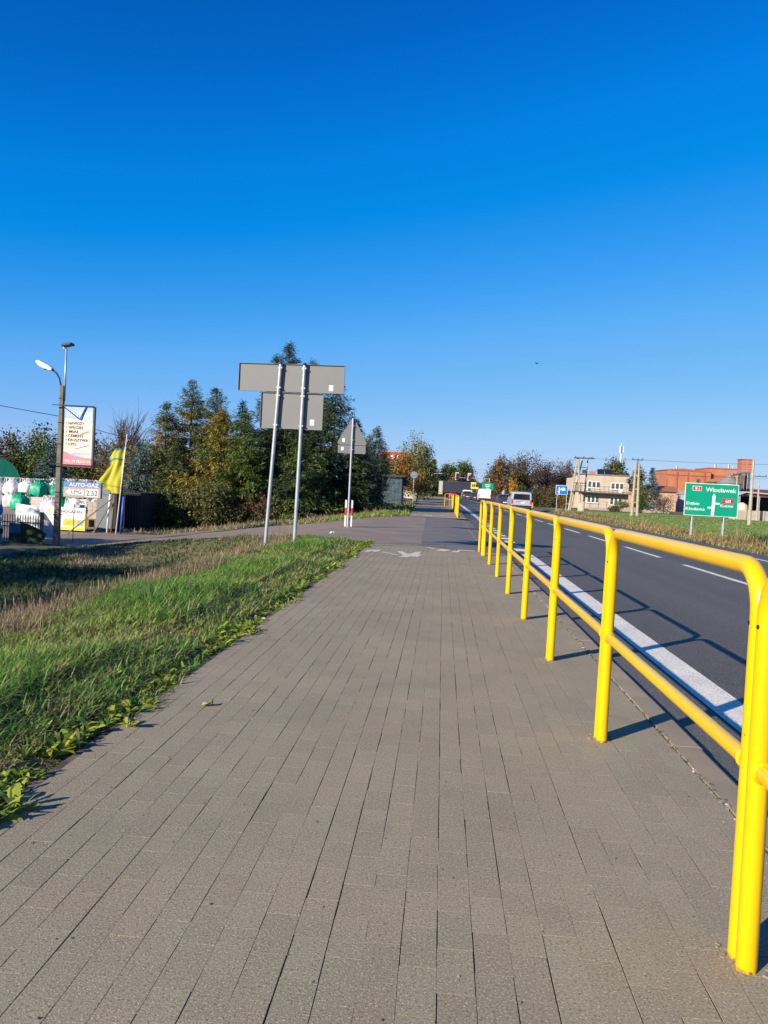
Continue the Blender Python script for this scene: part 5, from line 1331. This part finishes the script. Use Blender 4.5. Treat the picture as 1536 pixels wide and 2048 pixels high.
P = [(0, 0, 0), (0.05, 0, 3.4), (0.2, 0, 4.1), (0.55, 0, 4.5), (1.1, 0, 4.62), (1.8, 0, 4.62)]
MB().tube(P, [0.09, 0.07, 0.06, 0.05, 0.05, 0.05], 8).build('mast', GALV, o, smooth=True)
MB().bbox(1.6, 2.2, -0.12, 0.12, 4.58, 4.72).build('luminaire', GALV, o, bevel=0.03)
o = empty('yield_plate', (-2.1, 140, 0), 0, 'small white sign plate on a post at the far junction', 'road sign')
MB().tube([(0, 0, 0), (0, 0, 2.5)], 0.035, 6).build('post', GALV, o)
MB().bbox(-0.28, 0.28, -0.05, -0.03, 1.75, 2.55).build('plate', WHT, o)
GRN = M('sign_green', (0.000, 0.270, 0.165), (0.000, 0.255, 0.155), scale=2, rough=0.4)
SGL = M('sign_lettering_white', (0.80, 0.80, 0.78), rough=0.45)
o = empty('far_direction_sign', (7.55, 136, -0.1), 0, 'small green direction sign above the white delivery van', 'road sign')
MB().bbox(-0.98, 0.98, 0, 0.05, 2.05, 3.22).build('panel', GRN, o)
for z, wd in ((2.86, 0.9), (2.60, 0.7), (2.30, 0.5)): MB().bbox(-wd / 2, wd / 2, -0.012, -0.004, z, z + 0.10).build('text_line', SGL, o)
for s in (-0.6, 0.6): MB().tube([(s, 0.08, 0), (s, 0.08, 3.1)], 0.04, 6).build('post', GALV, o)
o = empty('yellow_billboard', (6.0, 152, -0.1), 0, 'yellow billboard with dark lettering beyond the white van', 'billboard')
MB().bbox(-0.75, 0.75, 0, 0.1, 2.2, 3.45).build('panel', M('billboard_yellow', (0.72, 0.62, 0.08), rough=0.5), o)
for k in range(3): MB().bbox(-0.5 + 0.36 * k, -0.26 + 0.36 * k, -0.012, -0.004, 2.55, 3.05).build('letter_block', INK, o)
for s in (-0.5, 0.5): MB().tube([(s, 0.15, 0), (s, 0.15, 3.4)], 0.05, 6).build('post', GALV, o)

# ------------------------------------------------------------------ big green direction sign on the right verge
gs = empty('green_direction_sign', (11.40, 34.6, -0.18), R(-3), 'large green direction sign with place names and a white arrow', 'road sign')
z0, z1, hw = 1.00, 2.39, 1.095
MB().bbox(-hw, hw, 0.0, 0.012, z0, z1).build('panel', SGL, gs)
MB().bbox(-hw + 0.022, hw - 0.022, -0.006, -0.001, z0 + 0.022, z1 - 0.022).build('green_field', GRN, gs)
RED = M('road_number_red', (0.52, 0.025, 0.06), rough=0.4)
MB().bbox(-0.79, -0.42, -0.012, -0.007, 2.06, 2.26).build('number_rim', SGL, gs)
MB().bbox(-0.775, -0.435, -0.016, -0.013, 2.075, 2.245).build('number_shield', RED, gs)
text('lettering', '91', SGL, gs, (-0.605, -0.020, 2.09), width=0.19, height=0.125, bold=0.004)
text('lettering', 'Włocławek', SGL, gs, (0.37, -0.012, 2.045), width=1.24, height=0.185, bold=0.004)
MB().bbox(0.44, 0.92, -0.012, -0.007, 1.58, 1.78).build('number_shield', RED, gs)
text('lettering', '60', SGL, gs, (0.68, -0.018, 1.61), width=0.22, height=0.135, bold=0.004)
text('lettering', 'Kutno', SGL, gs, (0.64, -0.012, 1.42), width=0.52, height=0.125, bold=0.004)
text('lettering', 'Dąbie', SGL, gs, (-0.74, -0.012, 1.46), width=0.53, height=0.125, bold=0.004)
text('lettering', 'Kłodawa', SGL, gs, (-0.64, -0.012, 1.23), width=0.78, height=0.125, bold=0.004)
ar = [(0.02, z0 + .04), (0.14, z0 + .04), (0.155, 1.52), (0.34, 1.52), (0.36, 1.55), (0.34, 1.585), (0.155, 1.585), (0.165, 1.86), (0.10, 1.97), (0.04, 1.86), (0.03, 1.40), (-0.13, 1.40), (-0.15, 1.37), (-0.13, 1.335), (0.025, 1.335)]
MB().prism(ar, 'y', -0.0125, -0.008).build('arrow', SGL, gs)
for s in (-0.72, 0.58):
    MB().tube([(s, 0.07, -0.3), (s, 0.07, 2.3)], 0.038, 10).build('post', GALV, gs, smooth=40)
    MB().tube([(s + 0.13, 0.75, -0.3), (s, 0.10, 2.0)], 0.034, 8).build('stay', GALV, gs, smooth=40)
bs = empty('blue_information_sign', (10.4, 70.5, -0.15), R(-3), 'blue lane layout sign with a white oval no-entry emblem', 'road sign')
MB().bbox(-0.52, 0.52, 0, 0.012, 1.70, 2.52).build('panel', SGL, bs)
MB().bbox(-0.49, 0.49, -0.006, -0.001, 1.73, 2.49).build('blue_field', M('sign_blue', (0.0, 0.16, 0.62), rough=0.4), bs)
MB().prism([(-0.26, 1.76), (-0.18, 1.76), (-0.18, 2.10), (0.30, 2.10), (0.30, 2.18), (-0.18, 2.18), (-0.18, 2.36), (-0.26, 2.36), (-0.26, 1.99), (-0.36, 1.99), (-0.36, 1.92), (-0.26, 1.92)], 'y', -0.012, -0.008).build('lane_diagram', SGL, bs)
mb = MB(); mb.prism([(0.12 + 0.19 * math.cos(a * 0.314), 2.18 + 0.14 * math.sin(a * 0.314)) for a in range(20)], 'y', -0.018, -0.013); mb.build('oval', SGL, bs)
MB().bbox(0.06, 0.18, -0.024, -0.020, 2.15, 2.21).build('red_mark', RED, bs)
for s in (-0.38, 0.45): MB().tube([(s, 0.05, -0.2), (s, 0.05, 2.4)], 0.028, 8).build('post', GALV, bs, smooth=40)
o = empty('marker_post', (8.9 + 1.4, 92, -0.12), 0, 'short orange marker post in the grass before the blue sign', 'marker')
MB().bbox(-0.12, 0.12, -0.1, 0.1, 0, 0.62).build('body', M('marker_orange', (0.55, 0.28, 0.05), rough=0.6), o, bevel=0.02)
MB().bbox(-0.13, 0.13, -0.11, 0.11, 0.625, 0.68).build('cap', WOOD, o)

# ------------------------------------------------------------------ buildings on the right
STUC = M('stucco_beige', (0.52, 0.43, 0.34), (0.44, 0.36, 0.29), scale=1.2, rough=0.9, bump=0.2, bscale=20, detail=7)
WFR = M('window_frame_white', (0.78, 0.77, 0.75), rough=0.5)
WGL = M('window_glass', (0.03, 0.04, 0.05), (0.10, 0.11, 0.11), scale=2.5, rough=0.1, spec=0.6)
def window(root, x0, x1, z0, z1, n=2, y=0.0):
    f = MB().bbox(x0, x1, y - 0.06, y - 0.003, z0, z1).build('window', WFR, root)
    wd = (x1 - x0) / n
    for k in range(n):
        MB().bbox(x0 + wd * k + 0.09, x0 + wd * (k + 1) - 0.09, y - 0.075, y - 0.062, z0 + 0.10, z1 - 0.10).build('pane', WGL, f)
    MB().bbox(x0 - 0.05, x1 + 0.05, y - 0.14, y - 0.004, z0 - 0.07, z0 - 0.008).build('sill', WFR, f)
    return f
hs = empty('flat_roofed_house', (21.35, 125, -0.2), 0, 'two-storey beige house with a flat roof and a long balcony', 'house')
MB().bbox(0, 7.3, 0, 8.5, 0, 5.3).build('wall', STUC, hs)
MB().bbox(-0.15, 7.45, -0.15, 8.65, 5.305, 5.42).build('roof', M('roof_edge_grey', (0.30, 0.26, 0.22), rough=0.8), hs)
MB().bbox(-0.2, 7.5, -1.25, -0.003, 2.45, 2.62).build('balcony_slab', M('slab_dark', (0.11, 0.085, 0.07), rough=0.9), hs)
MB().bbox(-0.2, 7.5, -1.24, -1.20, 3.48, 3.53).build('balcony_rail', STEEL, hs)
for k in range(12): MB().bbox(-0.18 + 0.69 * k, -0.14 + 0.69 * k, -1.24, -1.20, 2.625, 3.475).build('baluster', STEEL, hs)
for x in (1.0, 6.6): pass
window(hs, 1.65, 2.95, 3.25, 4.30, 2); window(hs, 4.55, 6.5, 3.2, 4.22, 3)
d = MB().bbox(1.0, 1.6, -0.06, -0.003, 2.65, 4.35).build('balcony_door', WFR, hs); MB().bbox(1.09, 1.51, -0.075, -0.062, 3.4, 4.25).build('pane', WGL, d); MB().bbox(1.09, 1.51, -0.075, -0.062, 2.75, 3.2).build('pane', WGL, d)
d = MB().bbox(5.8, 6.45, -0.10, -0.065, 2.65, 3.15).build('balcony_door', WFR, hs)
window(hs, 1.0, 2.9, 0.95, 2.05, 3); window(hs, 4.5, 6.4, 0.75, 1.95, 3)
MB().bbox(-1.2, -0.01, 0.4, 7, 0, 4.75).build('side_wing', STUC, hs)
mb = MB(); mb.lathe([(0.02, 0.0), (0.25, 0.04), (0.42, 0.14)], 16); dsh = mb.build('satellite_dish', SIGNG, hs, (7.0, -0.35, 4.55), (R(70), 0, R(15)), smooth=True)
for k in range(2):
    p_ = MB().box((3.2 + 1.15 * k, 1.6, 5.85), (1.05, 0.05, 1.0), rx=R(-30)).build('solar_panel', M('solar_blue', (0.012, 0.018, 0.035), rough=0.15, spec=0.6), hs)
MB().bbox(1.9, 2.7, 3.2, 4.0, 5.42, 5.95).build('chimney', M('brick_red', (0.42, 0.16, 0.09), rough=0.8), hs)
gw = empty('garden_fence', (20.4, 112, -0.22), 0, 'low concrete-based wire fence before the beige house', 'fence')
MB().bbox(0, 8.4, 0, 0.15, 0, 0.38).build('plinth', M('plinth_pinkish', (0.36, 0.29, 0.25), (0.30, 0.25, 0.21), scale=3, rough=0.9), gw)
for k in range(8): MB().bbox(0.1 + 1.15 * k, 0.15 + 1.15 * k, 0.05, 0.10, 0.385, 1.25).build('post', STEEL, gw)
for z in (0.8, 1.2): MB().bbox(0, 8.4, 0.065, 0.085, z, z + 0.02).build('wire', STEEL, gw)
# long white building
lb = empty('long_white_building', (12.0, 155, -0.2), 0, 'long low white building with a dark grey roof behind the trees', 'building')
MB().bbox(0, 14.4, 0, 9, 0, 4.15).build('wall', M('wall_white', (0.72, 0.71, 0.72), (0.64, 0.62, 0.62), scale=0.8, rough=0.8), lb)
MB().prism([(-0.5, 4.15), (9.5, 4.15), (4.5, 5.6)], 'x', -0.3, 14.7).build('roof', M('roof_slate', (0.075, 0.075, 0.08), (0.10, 0.095, 0.09), scale=1.5, rough=0.7), lb)
for k in range(3): window(lb, 2.2 + 3.6 * k, 3.4 + 3.6 * k, 2.2, 3.3, 2)
MB().bbox(9.2, 9.9, 3.6, 4.3, 5.3, 6.2).build('chimney', M('brick_orange', (0.52, 0.17, 0.07), rough=0.8), lb)
MB().bbox(-0.55, -0.25, -0.2, 0.2, 0, 5.0).build('corner_pier', WHT, lb)
# transformer pylon
CPL = M('pole_concrete', (0.40, 0.35, 0.27), (0.32, 0.28, 0.22), scale=4, rough=0.9)
tp = empty('transformer_pylon', (16.1, 95, -0.2), 0, 'four-legged concrete transformer pylon with a platform', 'pylon')
for a, b in [((-1.15, 0, 0), (-0.35, 0.6, 6.3)), ((0.2, 0, 0), (-0.25, 0.6, 6.3)), ((-0.7, 1.8, 0), (0.35, 1.2, 6.3)), ((0.85, 1.8, 0), (0.95, 1.2, 6.3))]:
    MB().tube([a, b], [0.13, 0.08], 8).build('leg', CPL, tp, smooth=40)
MB().bbox(-0.8, 1.6, 0.4, 0.6, 6.25, 6.37).build('top_crossarm', STEEL, tp)
for z in (3.3, 4.4, 5.2): MB().bbox(-0.55, 0.95, 0.8, 0.95, z, z + 0.08).build('brace', STEEL, tp)
MB().bbox(-0.9, 1.2, -0.2, 1.6, 2.25, 2.38).build('platform', STEEL, tp)
MB().bbox(-0.45, 0.25, 0.2, 1.0, 2.385, 3.1).build('transformer', M('transformer_grey', (0.22, 0.21, 0.20), rough=0.6), tp, bevel=0.05)
MB().bbox(0.35, 0.75, 0.7, 1.1, 4.55, 4.95).build('switch_box', STEEL, tp)
for k in range(3): MB().tube([(-0.35 + 0.22 * k, 0.5, 3.1), (-0.35 + 0.22 * k, 0.5, 3.4)], 0.05, 8).build('insulator', M('insulator_brown', (0.10, 0.05, 0.03), rough=0.3), tp)
for k in range(3): MB().tube([(-0.6 + 0.95 * k, 0.5, 6.375), (-0.6 + 0.95 * k, 0.5, 6.55)], 0.05, 8).build('insulator', M('insulator_brown', (0.10, 0.05, 0.03), rough=0.3), tp)
cb = empty('meter_cabinet', (16.0, 93.2, -0.2), 0, 'small pale green meter cabinet under the pylon', 'cabinet')
MB().bbox(-0.25, 0.25, 0, 0.3, 0, 1.0).build('body', M('cabinet_pale', (0.48, 0.50, 0.40), rough=0.6), cb, bevel=0.02); MB().bbox(-0.28, 0.28, -0.03, 0.33, 1.005, 1.06).build('lid', M('cabinet_pale', (0.48, 0.50, 0.40), rough=0.6), cb)
# double concrete pole and single poles
def cpole(name, loc, h, label, double=False, arms=((0, 1.2),), lean=0.0, r0=0.15):
    o = empty(name, loc, 0, label, 'utility pole', 'concrete utility poles on the right')
    if double:
        for s in (-1, 1): MB().tube([(s * 0.27, 0, 0), (s * 0.16, 0, h)], [r0, r0 * .65], 8).build('shaft', CPL, o, smooth=40)
        for z in (h * .25, h * .5, h * .75): MB().bbox(-0.2, 0.2, -0.06, 0.06, z, z + 0.12).build('spacer', CPL, o)
        MB().tube([(0.02, 0, h * .9), (0.02, 0, h + 0.4)], 0.05, 6).build('top_pin', STEEL, o)
    else:
        MB().tube([(0, 0, 0), (lean, 0, h)], [r0, r0 * .6], 8).build('shaft', CPL, o, smooth=40)
    for dz, wd in arms:
        MB().bbox(lean - wd / 2, lean + wd / 2, -0.05, 0.05, h + 0.3 - dz, h + 0.38 - dz).build('crossarm', STEEL, o)
        for s in (-1, 0.02, 1): MB().tube([(lean + s * wd * .45, 0, h + 0.382 - dz), (lean + s * wd * .45, 0, h + 0.52 - dz)], 0.045, 6).build('insulator', M('insulator_brown', (0.10, 0.05, 0.03), rough=0.3), o)
    return o
cpole('double_pole', (19.76, 83, -0.22), 5.45, 'double concrete pole standing on the lawn right of the house', True, arms=((0, 1.1), (1.3, 0.9)))
cpole('utility_pole', (25.6, 68, -0.22), 5.5, 'single thick concrete pole right of the green sign', False, arms=(), lean=0.03, r0=0.16)
cpole('utility_pole', (33.0, 92, -0.22), 5.0, 'pale pole beside the silo', False, arms=((0.2, 0.9),), r0=0.12)
cpole('utility_pole', (36.2, 94, -0.22), 4.9, 'pale pole before the open shed', False, arms=((0.1, 1.6),), r0=0.13)
# brick works
BRK = M('brick_orange_wall', (0.45, 0.175, 0.088), (0.35, 0.135, 0.07), scale=0.8, rough=0.85, detail=8)
BRD = M('brick_dark_red', (0.40, 0.10, 0.06), (0.34, 0.09, 0.055), scale=0.8, rough=0.8)
bw_ = empty('brick_works', (43.95, 160, -0.3), 0, 'orange brick industrial building behind the green sign', 'building')
MB().prism([(0, 0), (8.4, 0), (8.4, 8.05), (3.0, 8.45), (0, 8.15)], 'y', 0, 9).build('main_hall', BRK, bw_)
MB().bbox(8.41, 15.5, 1.0, 10, 0, 8.9).build('tall_block', BRK, bw_)
MB().bbox(8.3, 15.6, 0.9, 10.1, 8.905, 9.1).build('tall_roof', BRD, bw_)
MB().prism([(-0.15, 8.155), (8.5, 8.055), (8.5, 8.2), (3.0, 8.6), (-0.15, 8.3)], 'y', -0.1, 9.1).build('parapet', BRD, bw_)
MB().bbox(9.2, 12.3, 0.2, 0.99, 5.7, 7.6).build('red_bay', BRD, bw_)
MB().bbox(9.0, 12.6, 0.0, 0.19, 5.3, 5.6).build('bay_ledge', M('ledge_dark', (0.12, 0.09, 0.08), rough=0.8), bw_)
MB().bbox(-0.06, 0.02, -0.06, 0.0, 0, 6.6).build('downpipe', BRD, bw_)
for (x, y, z, h, r_) in [(2.6, 3, 8.4, 0.8, 0.22), (10.4, 4, 9.1, 0.9, 0.26), (13.4, 5, 9.1, 0.9, 0.26), (14.3, 5, 9.1, 0.7, 0.2)]:
    MB().tube([(x, y, z), (x, y, z + h)], r_, 10).build('vent_pipe', GALV, bw_, smooth=40)
for (x0, x1, z0_, z1_) in [(5.7, 6.3, 5.7, 6.7), (5.7, 6.4, 4.3, 5.0)]:
    f = MB().bbox(x0, x1, -0.03, -0.003, z0_, z1_).build('window', DGREY, bw_); MB().bbox(x0 + .08, x1 - .08, -0.05, -0.033, z0_ + .08, z1_ - .08).build('pane', WGL, f)
for x in (1.9, 4.0, 7.2): MB().bbox(x - 0.14, x + 0.14, -0.12, -0.003, 0, 7.9).build('pilaster', BRD, bw_)
MB().bbox(0.02, 8.38, -0.05, -0.004, 7.15, 7.30).build('string_course', BRD, bw_)
an = empty('low_annex', (46.4, 157.5, -0.3), 0, 'pale grey low annex before the brick works', 'building')
MB().bbox(-0.6, 4.5, 0, 2.3, 0, 3.4).build('wall', M('annex_grey', (0.40, 0.40, 0.42), rough=0.7), an)
MB().prism([(-0.8, 3.4), (4.7, 3.4), (4.7, 3.6), (-0.8, 4.2)], 'y', -0.1, 2.4).build('roof', M('annex_roof', (0.30, 0.28, 0.29), rough=0.7), an)
MB().bbox(0.8, 2.0, -0.04, -0.003, 0, 2.4).build('door', DARK, an)
oh = empty('old_brick_house', (34.5, 150, -0.2), 0, 'low old brick house with a rusty roof left of the brick works', 'house')
MB().bbox(0, 8.6, 0, 6, 0, 3.6).build('wall', M('old_brick', (0.46, 0.24, 0.15), (0.50, 0.38, 0.28), scale=1.2, rough=0.9), oh)
MB().prism([(-0.4, 3.6), (6.4, 3.6), (3, 4.7)], 'x', -0.3, 8.9).build('roof', M('rusty_roof', (0.30, 0.12, 0.07), rough=0.8), oh)
MB().bbox(5.2, 5.8, 2.2, 2.9, 4.3, 5.2).build('chimney', WHT, oh)
sw = empty('stone_wall', (27.6, 117.5, -0.25), 0, 'crumbling pale stone garden wall right of the house', 'wall')
rw_ = random.Random(8)
STN = M('wall_stone', (0.50, 0.42, 0.32), (0.36, 0.30, 0.23), scale=5, rough=0.95, rnd=0.15)
sm2 = [MB().box((0, 0, 0), (0.46, 0.3, 0.27)).mesh('stone', STN), MB().box((0, 0, 0), (0.38, 0.3, 0.26)).mesh('stone', STN)]
for r_ in range(5):
    x = 0.0 + (0.2 if r_ % 2 else 0)
    while x < 5.2:
        if not (r_ == 4 and rw_.random() < 0.35): link('stone', rw_.choice(sm2), sw, (x + 0.24, rw_.gauss(0, 0.02), 0.15 + 0.285 * r_), (0, rw_.gauss(0, 0.02), 0))
        x += 0.48
# silo, red tower box, shed, wall
sl = empty('grain_silo', (45.8, 131, -0.3), 0, 'corrugated steel silo with a conical roof', 'silo')
SLM = M('silo_steel', (0.42, 0.41, 0.40), (0.34, 0.33, 0.32), scale=2, rough=0.4, metal=0.5)
mb = MB(); pr = []
for k in range(15): pr += [(1.80, 0.36 * k), (1.84, 0.36 * k + 0.18)]
mb.lathe(pr, 28); mb.build('drum', SLM, sl, smooth=30)
mb = MB(); mb.lathe([(1.95, 5.25), (0.35, 6.45), (0.30, 6.6), (0.05, 6.65)], 28); mb.build('cone_roof', M('silo_roof', (0.30, 0.29, 0.29), rough=0.5, metal=0.3), sl, smooth=30)
MB().bbox(-0.6, 2.4, -0.5, 0.5, 6.7, 6.78).build('walkway', GALV, sl)
for z in (7.05, 7.35): MB().bbox(-0.6, 2.4, -0.5, -0.45, z, z + 0.04).build('rail', GALV, sl)
for k in range(6): MB().bbox(-0.6 + 0.59 * k, -0.56 + 0.59 * k, -0.5, -0.46, 6.785, 7.39).build('rail_post', GALV, sl)
rt_ = empty('red_elevator_tower', (49.85, 135, -0.3), 0, 'rust-red steel box on tall legs, highest thing at the right', 'tower')
MB().bbox(-0.9, 0.9, 0, 1.8, 7.35, 9.45).build('box', M('steel_rust_red', (0.42, 0.14, 0.085), (0.36, 0.12, 0.07), scale=2, rough=0.6), rt_)
for k in range(5): MB().bbox(-0.92, 0.92, -0.03, -0.004, 7.6 + 0.38 * k, 7.65 + 0.38 * k).build('seam', M('seam_pale', (0.55, 0.36, 0.30), rough=0.6), rt_)
MB().bbox(-0.03, 0.03, -0.035, -0.031, 7.4, 9.4).build('seam', M('seam_pale', (0.55, 0.36, 0.30), rough=0.6), rt_)
for x in (-0.5, 0.55):
    for y in (0.2, 1.6): MB().bbox(x - 0.15, x + 0.15, y - 0.15, y + 0.15, 0, 7.345).build('leg', DGREY, rt_)
MB().tube([(-0.6, 0.5, 7.4), (-4.0, -3.0, 6.3)], 0.15, 8).build('chute', GALV, rt_)
MB().bbox(-1.05, 1.05, -0.12, 1.92, 9.455, 9.55).build('cap', BRD, rt_)
bk = empty('dark_barn', (47.4, 140, -0.3), 0, 'dark blue-grey barn gable behind the silo', 'building')
MB().prism([(0, 0), (4.6, 0), (4.6, 3.8), (2.3, 6.6), (0, 5.6)], 'y', 0, 8).build('walls', M('barn_navy', (0.035, 0.042, 0.06), rough=0.7), bk)
MB().prism([(0.0, 5.65), (2.3, 6.65), (4.75, 3.8), (4.75, 3.95), (2.3, 6.85), (-0.1, 5.8)], 'y', -0.2, 8.2).build('roof', BRK, bk)
sh = empty('open_shed', (40.4, 112, -0.25), 0, 'open-fronted shed with a pale sheet roof at the right edge', 'shed')
MB().prism([(-0.2, 3.05), (1.0, 3.55), (9.0, 3.25), (9.0, 3.40), (1.0, 3.72), (-0.2, 3.2)], 'y', -0.3, 7).build('roof', M('sheet_roof', (0.42, 0.40, 0.37), rough=0.6), sh)
MB().bbox(0, 9, 6.8, 6.95, 0, 3.1).build('back_wall', M('shed_dark', (0.03, 0.035, 0.04), rough=0.9), sh)
MB().bbox(0, 0.12, 0.2, 6.7, 0, 3.0).build('side_wall', M('shed_dark', (0.03, 0.035, 0.04), rough=0.9), sh)
for k in range(4): MB().bbox(0.2 + 2.6 * k, 0.36 + 2.6 * k, -0.1, 0.06, 0, 3.15).build('post', GALV, sh)
rh = empty('tiled_roof_house', (52, 150, -0.3), 0, 'low house with a red roof behind the shed at the right edge', 'house')
MB().bbox(0, 12, 0, 8, 0, 3.2).build('wall', STUC, rh); MB().prism([(-0.4, 3.2), (8.4, 3.2), (4, 5.1)], 'x', -0.4, 12.4).build('roof', M('roof_wine', (0.14, 0.05, 0.05), rough=0.7), rh)
MB().bbox(1.2, 2.0, 3.0, 3.8, 4.6, 6.0).build('chimney', BRD, rh)
cw = empty('concrete_wall', (33.4, 95, -0.22), 0, 'low grey concrete panel wall along the far side of the lawn', 'wall')
pm = MB().box((0, 0, 0.58), (1.96, 0.12, 1.16)).mesh('panel', M('panel_concrete', (0.40, 0.35, 0.31), (0.32, 0.28, 0.25), scale=1.5, rough=0.9, rnd=0.06))
pp = MB().box((0, 0, 0.61), (0.06, 0.18, 1.22)).mesh('post', CONC)
for k in range(10):
    link('panel', pm, cw, (1.0 + 2.02 * k, 0, 0)); link('post', pp, cw, (2.01 + 2.02 * k, 0, 0))
tk = empty('water_tank', (36.3, 99, -0.2), 0, 'pale cream rounded tank behind the concrete wall', 'tank')
mb = MB(); mb.lathe([(0.55, 0.3), (0.72, 0.5), (0.75, 1.2), (0.6, 1.75), (0.25, 2.0), (0.1, 2.05)], 18); mb.build('shell', M('tank_cream', (0.62, 0.52, 0.36), rough=0.5), tk, smooth=40)
MB().bbox(-0.7, 0.7, -0.5, 0.5, 0, 0.3).build('stand', WOOD, tk)
bx = empty('blue_skip', (34.9, 99, -0.2), 0, 'dark blue skip behind the concrete wall beside the tank', 'skip')
MB().prism([(-0.65, 0.2), (0.65, 0.2), (0.8, 1.7), (-0.8, 1.7)], 'y', 0, 1.2).build('body', M('skip_blue', (0.02, 0.06, 0.15), rough=0.5), bx); MB().bbox(-0.85, 0.85, -0.05, 1.25, 1.705, 1.78).build('rim', DBLUE, bx)
# phone mast far behind
ms = empty('phone_mast', (65.2, 300, 0), 0, 'tall thin red and white phone mast on the skyline', 'mast')
MB().tube([(0, 0, 0), (0, 0, 21.5)], [0.6, 0.28], 8).build('column', WPL, ms, smooth=40)
for a in range(3): MB().box((0.7 * math.cos(a * 2.1), 0.7 * math.sin(a * 2.1), 20.4), (0.35, 0.3, 2.4), rz=a * 2.1).build('antenna', WPL, ms)
MB().tube([(0, 0, 21.5), (0, 0, 23)], 0.1, 6).build('lightning_rod', GALV, ms)
# wires on the right
for k, (a, b, s, lab) in enumerate([((19.8, 83, 5.6), (48, 70, 6.5), 0.5, 'upper wire running right from the double pole'), ((19.8, 83, 4.3), (48, 70, 5.0), 0.5, 'lower wire running right from the double pole'),
    ((16.4, 95, 6.2), (5.0, 175, 6.0), 0.8, 'wire running from the pylon towards the signals'), ((16.9, 95, 6.2), (19.7, 83, 5.6), 0.15, 'short wire between the pylon and the double pole'), ((-8, 190, 6.6), (16.4, 160, 6.8), 0.4, 'wire crossing high above the far junction')]):
    wire('overhead_wire', a, b, s, lab, r=0.012)
# bird in the sky
bd = empty('bird', (6.48, 60.0, 11.2), R(30), 'tiny dark bird high in the blue sky', 'bird')
mb = MB()
mb.lathe([(0.005, -0.14), (0.035, -0.08), (0.045, 0.0), (0.03, 0.09), (0.022, 0.12), (0.004, 0.15)], 8)
mb.v = [(a, c, b) for a, b, c in mb.v]
k0 = len(mb.v)
for s in (-1, 1): mb.add([(s * 0.03, 0.05, 0.02), (s * 0.16, 0.07, 0.09), (s * 0.27, -0.02, 0.05), (s * 0.13, -0.03, 0.07), (s * 0.03, -0.05, 0.02)], [(0, 1, 2, 3, 4)])
mb.add([(-0.02, -0.12, 0), (0.02, -0.12, 0), (0.05, -0.22, 0), (-0.05, -0.22, 0)], [(0, 1, 2, 3)])
mb.build('body', DARK, bd, smooth=True)
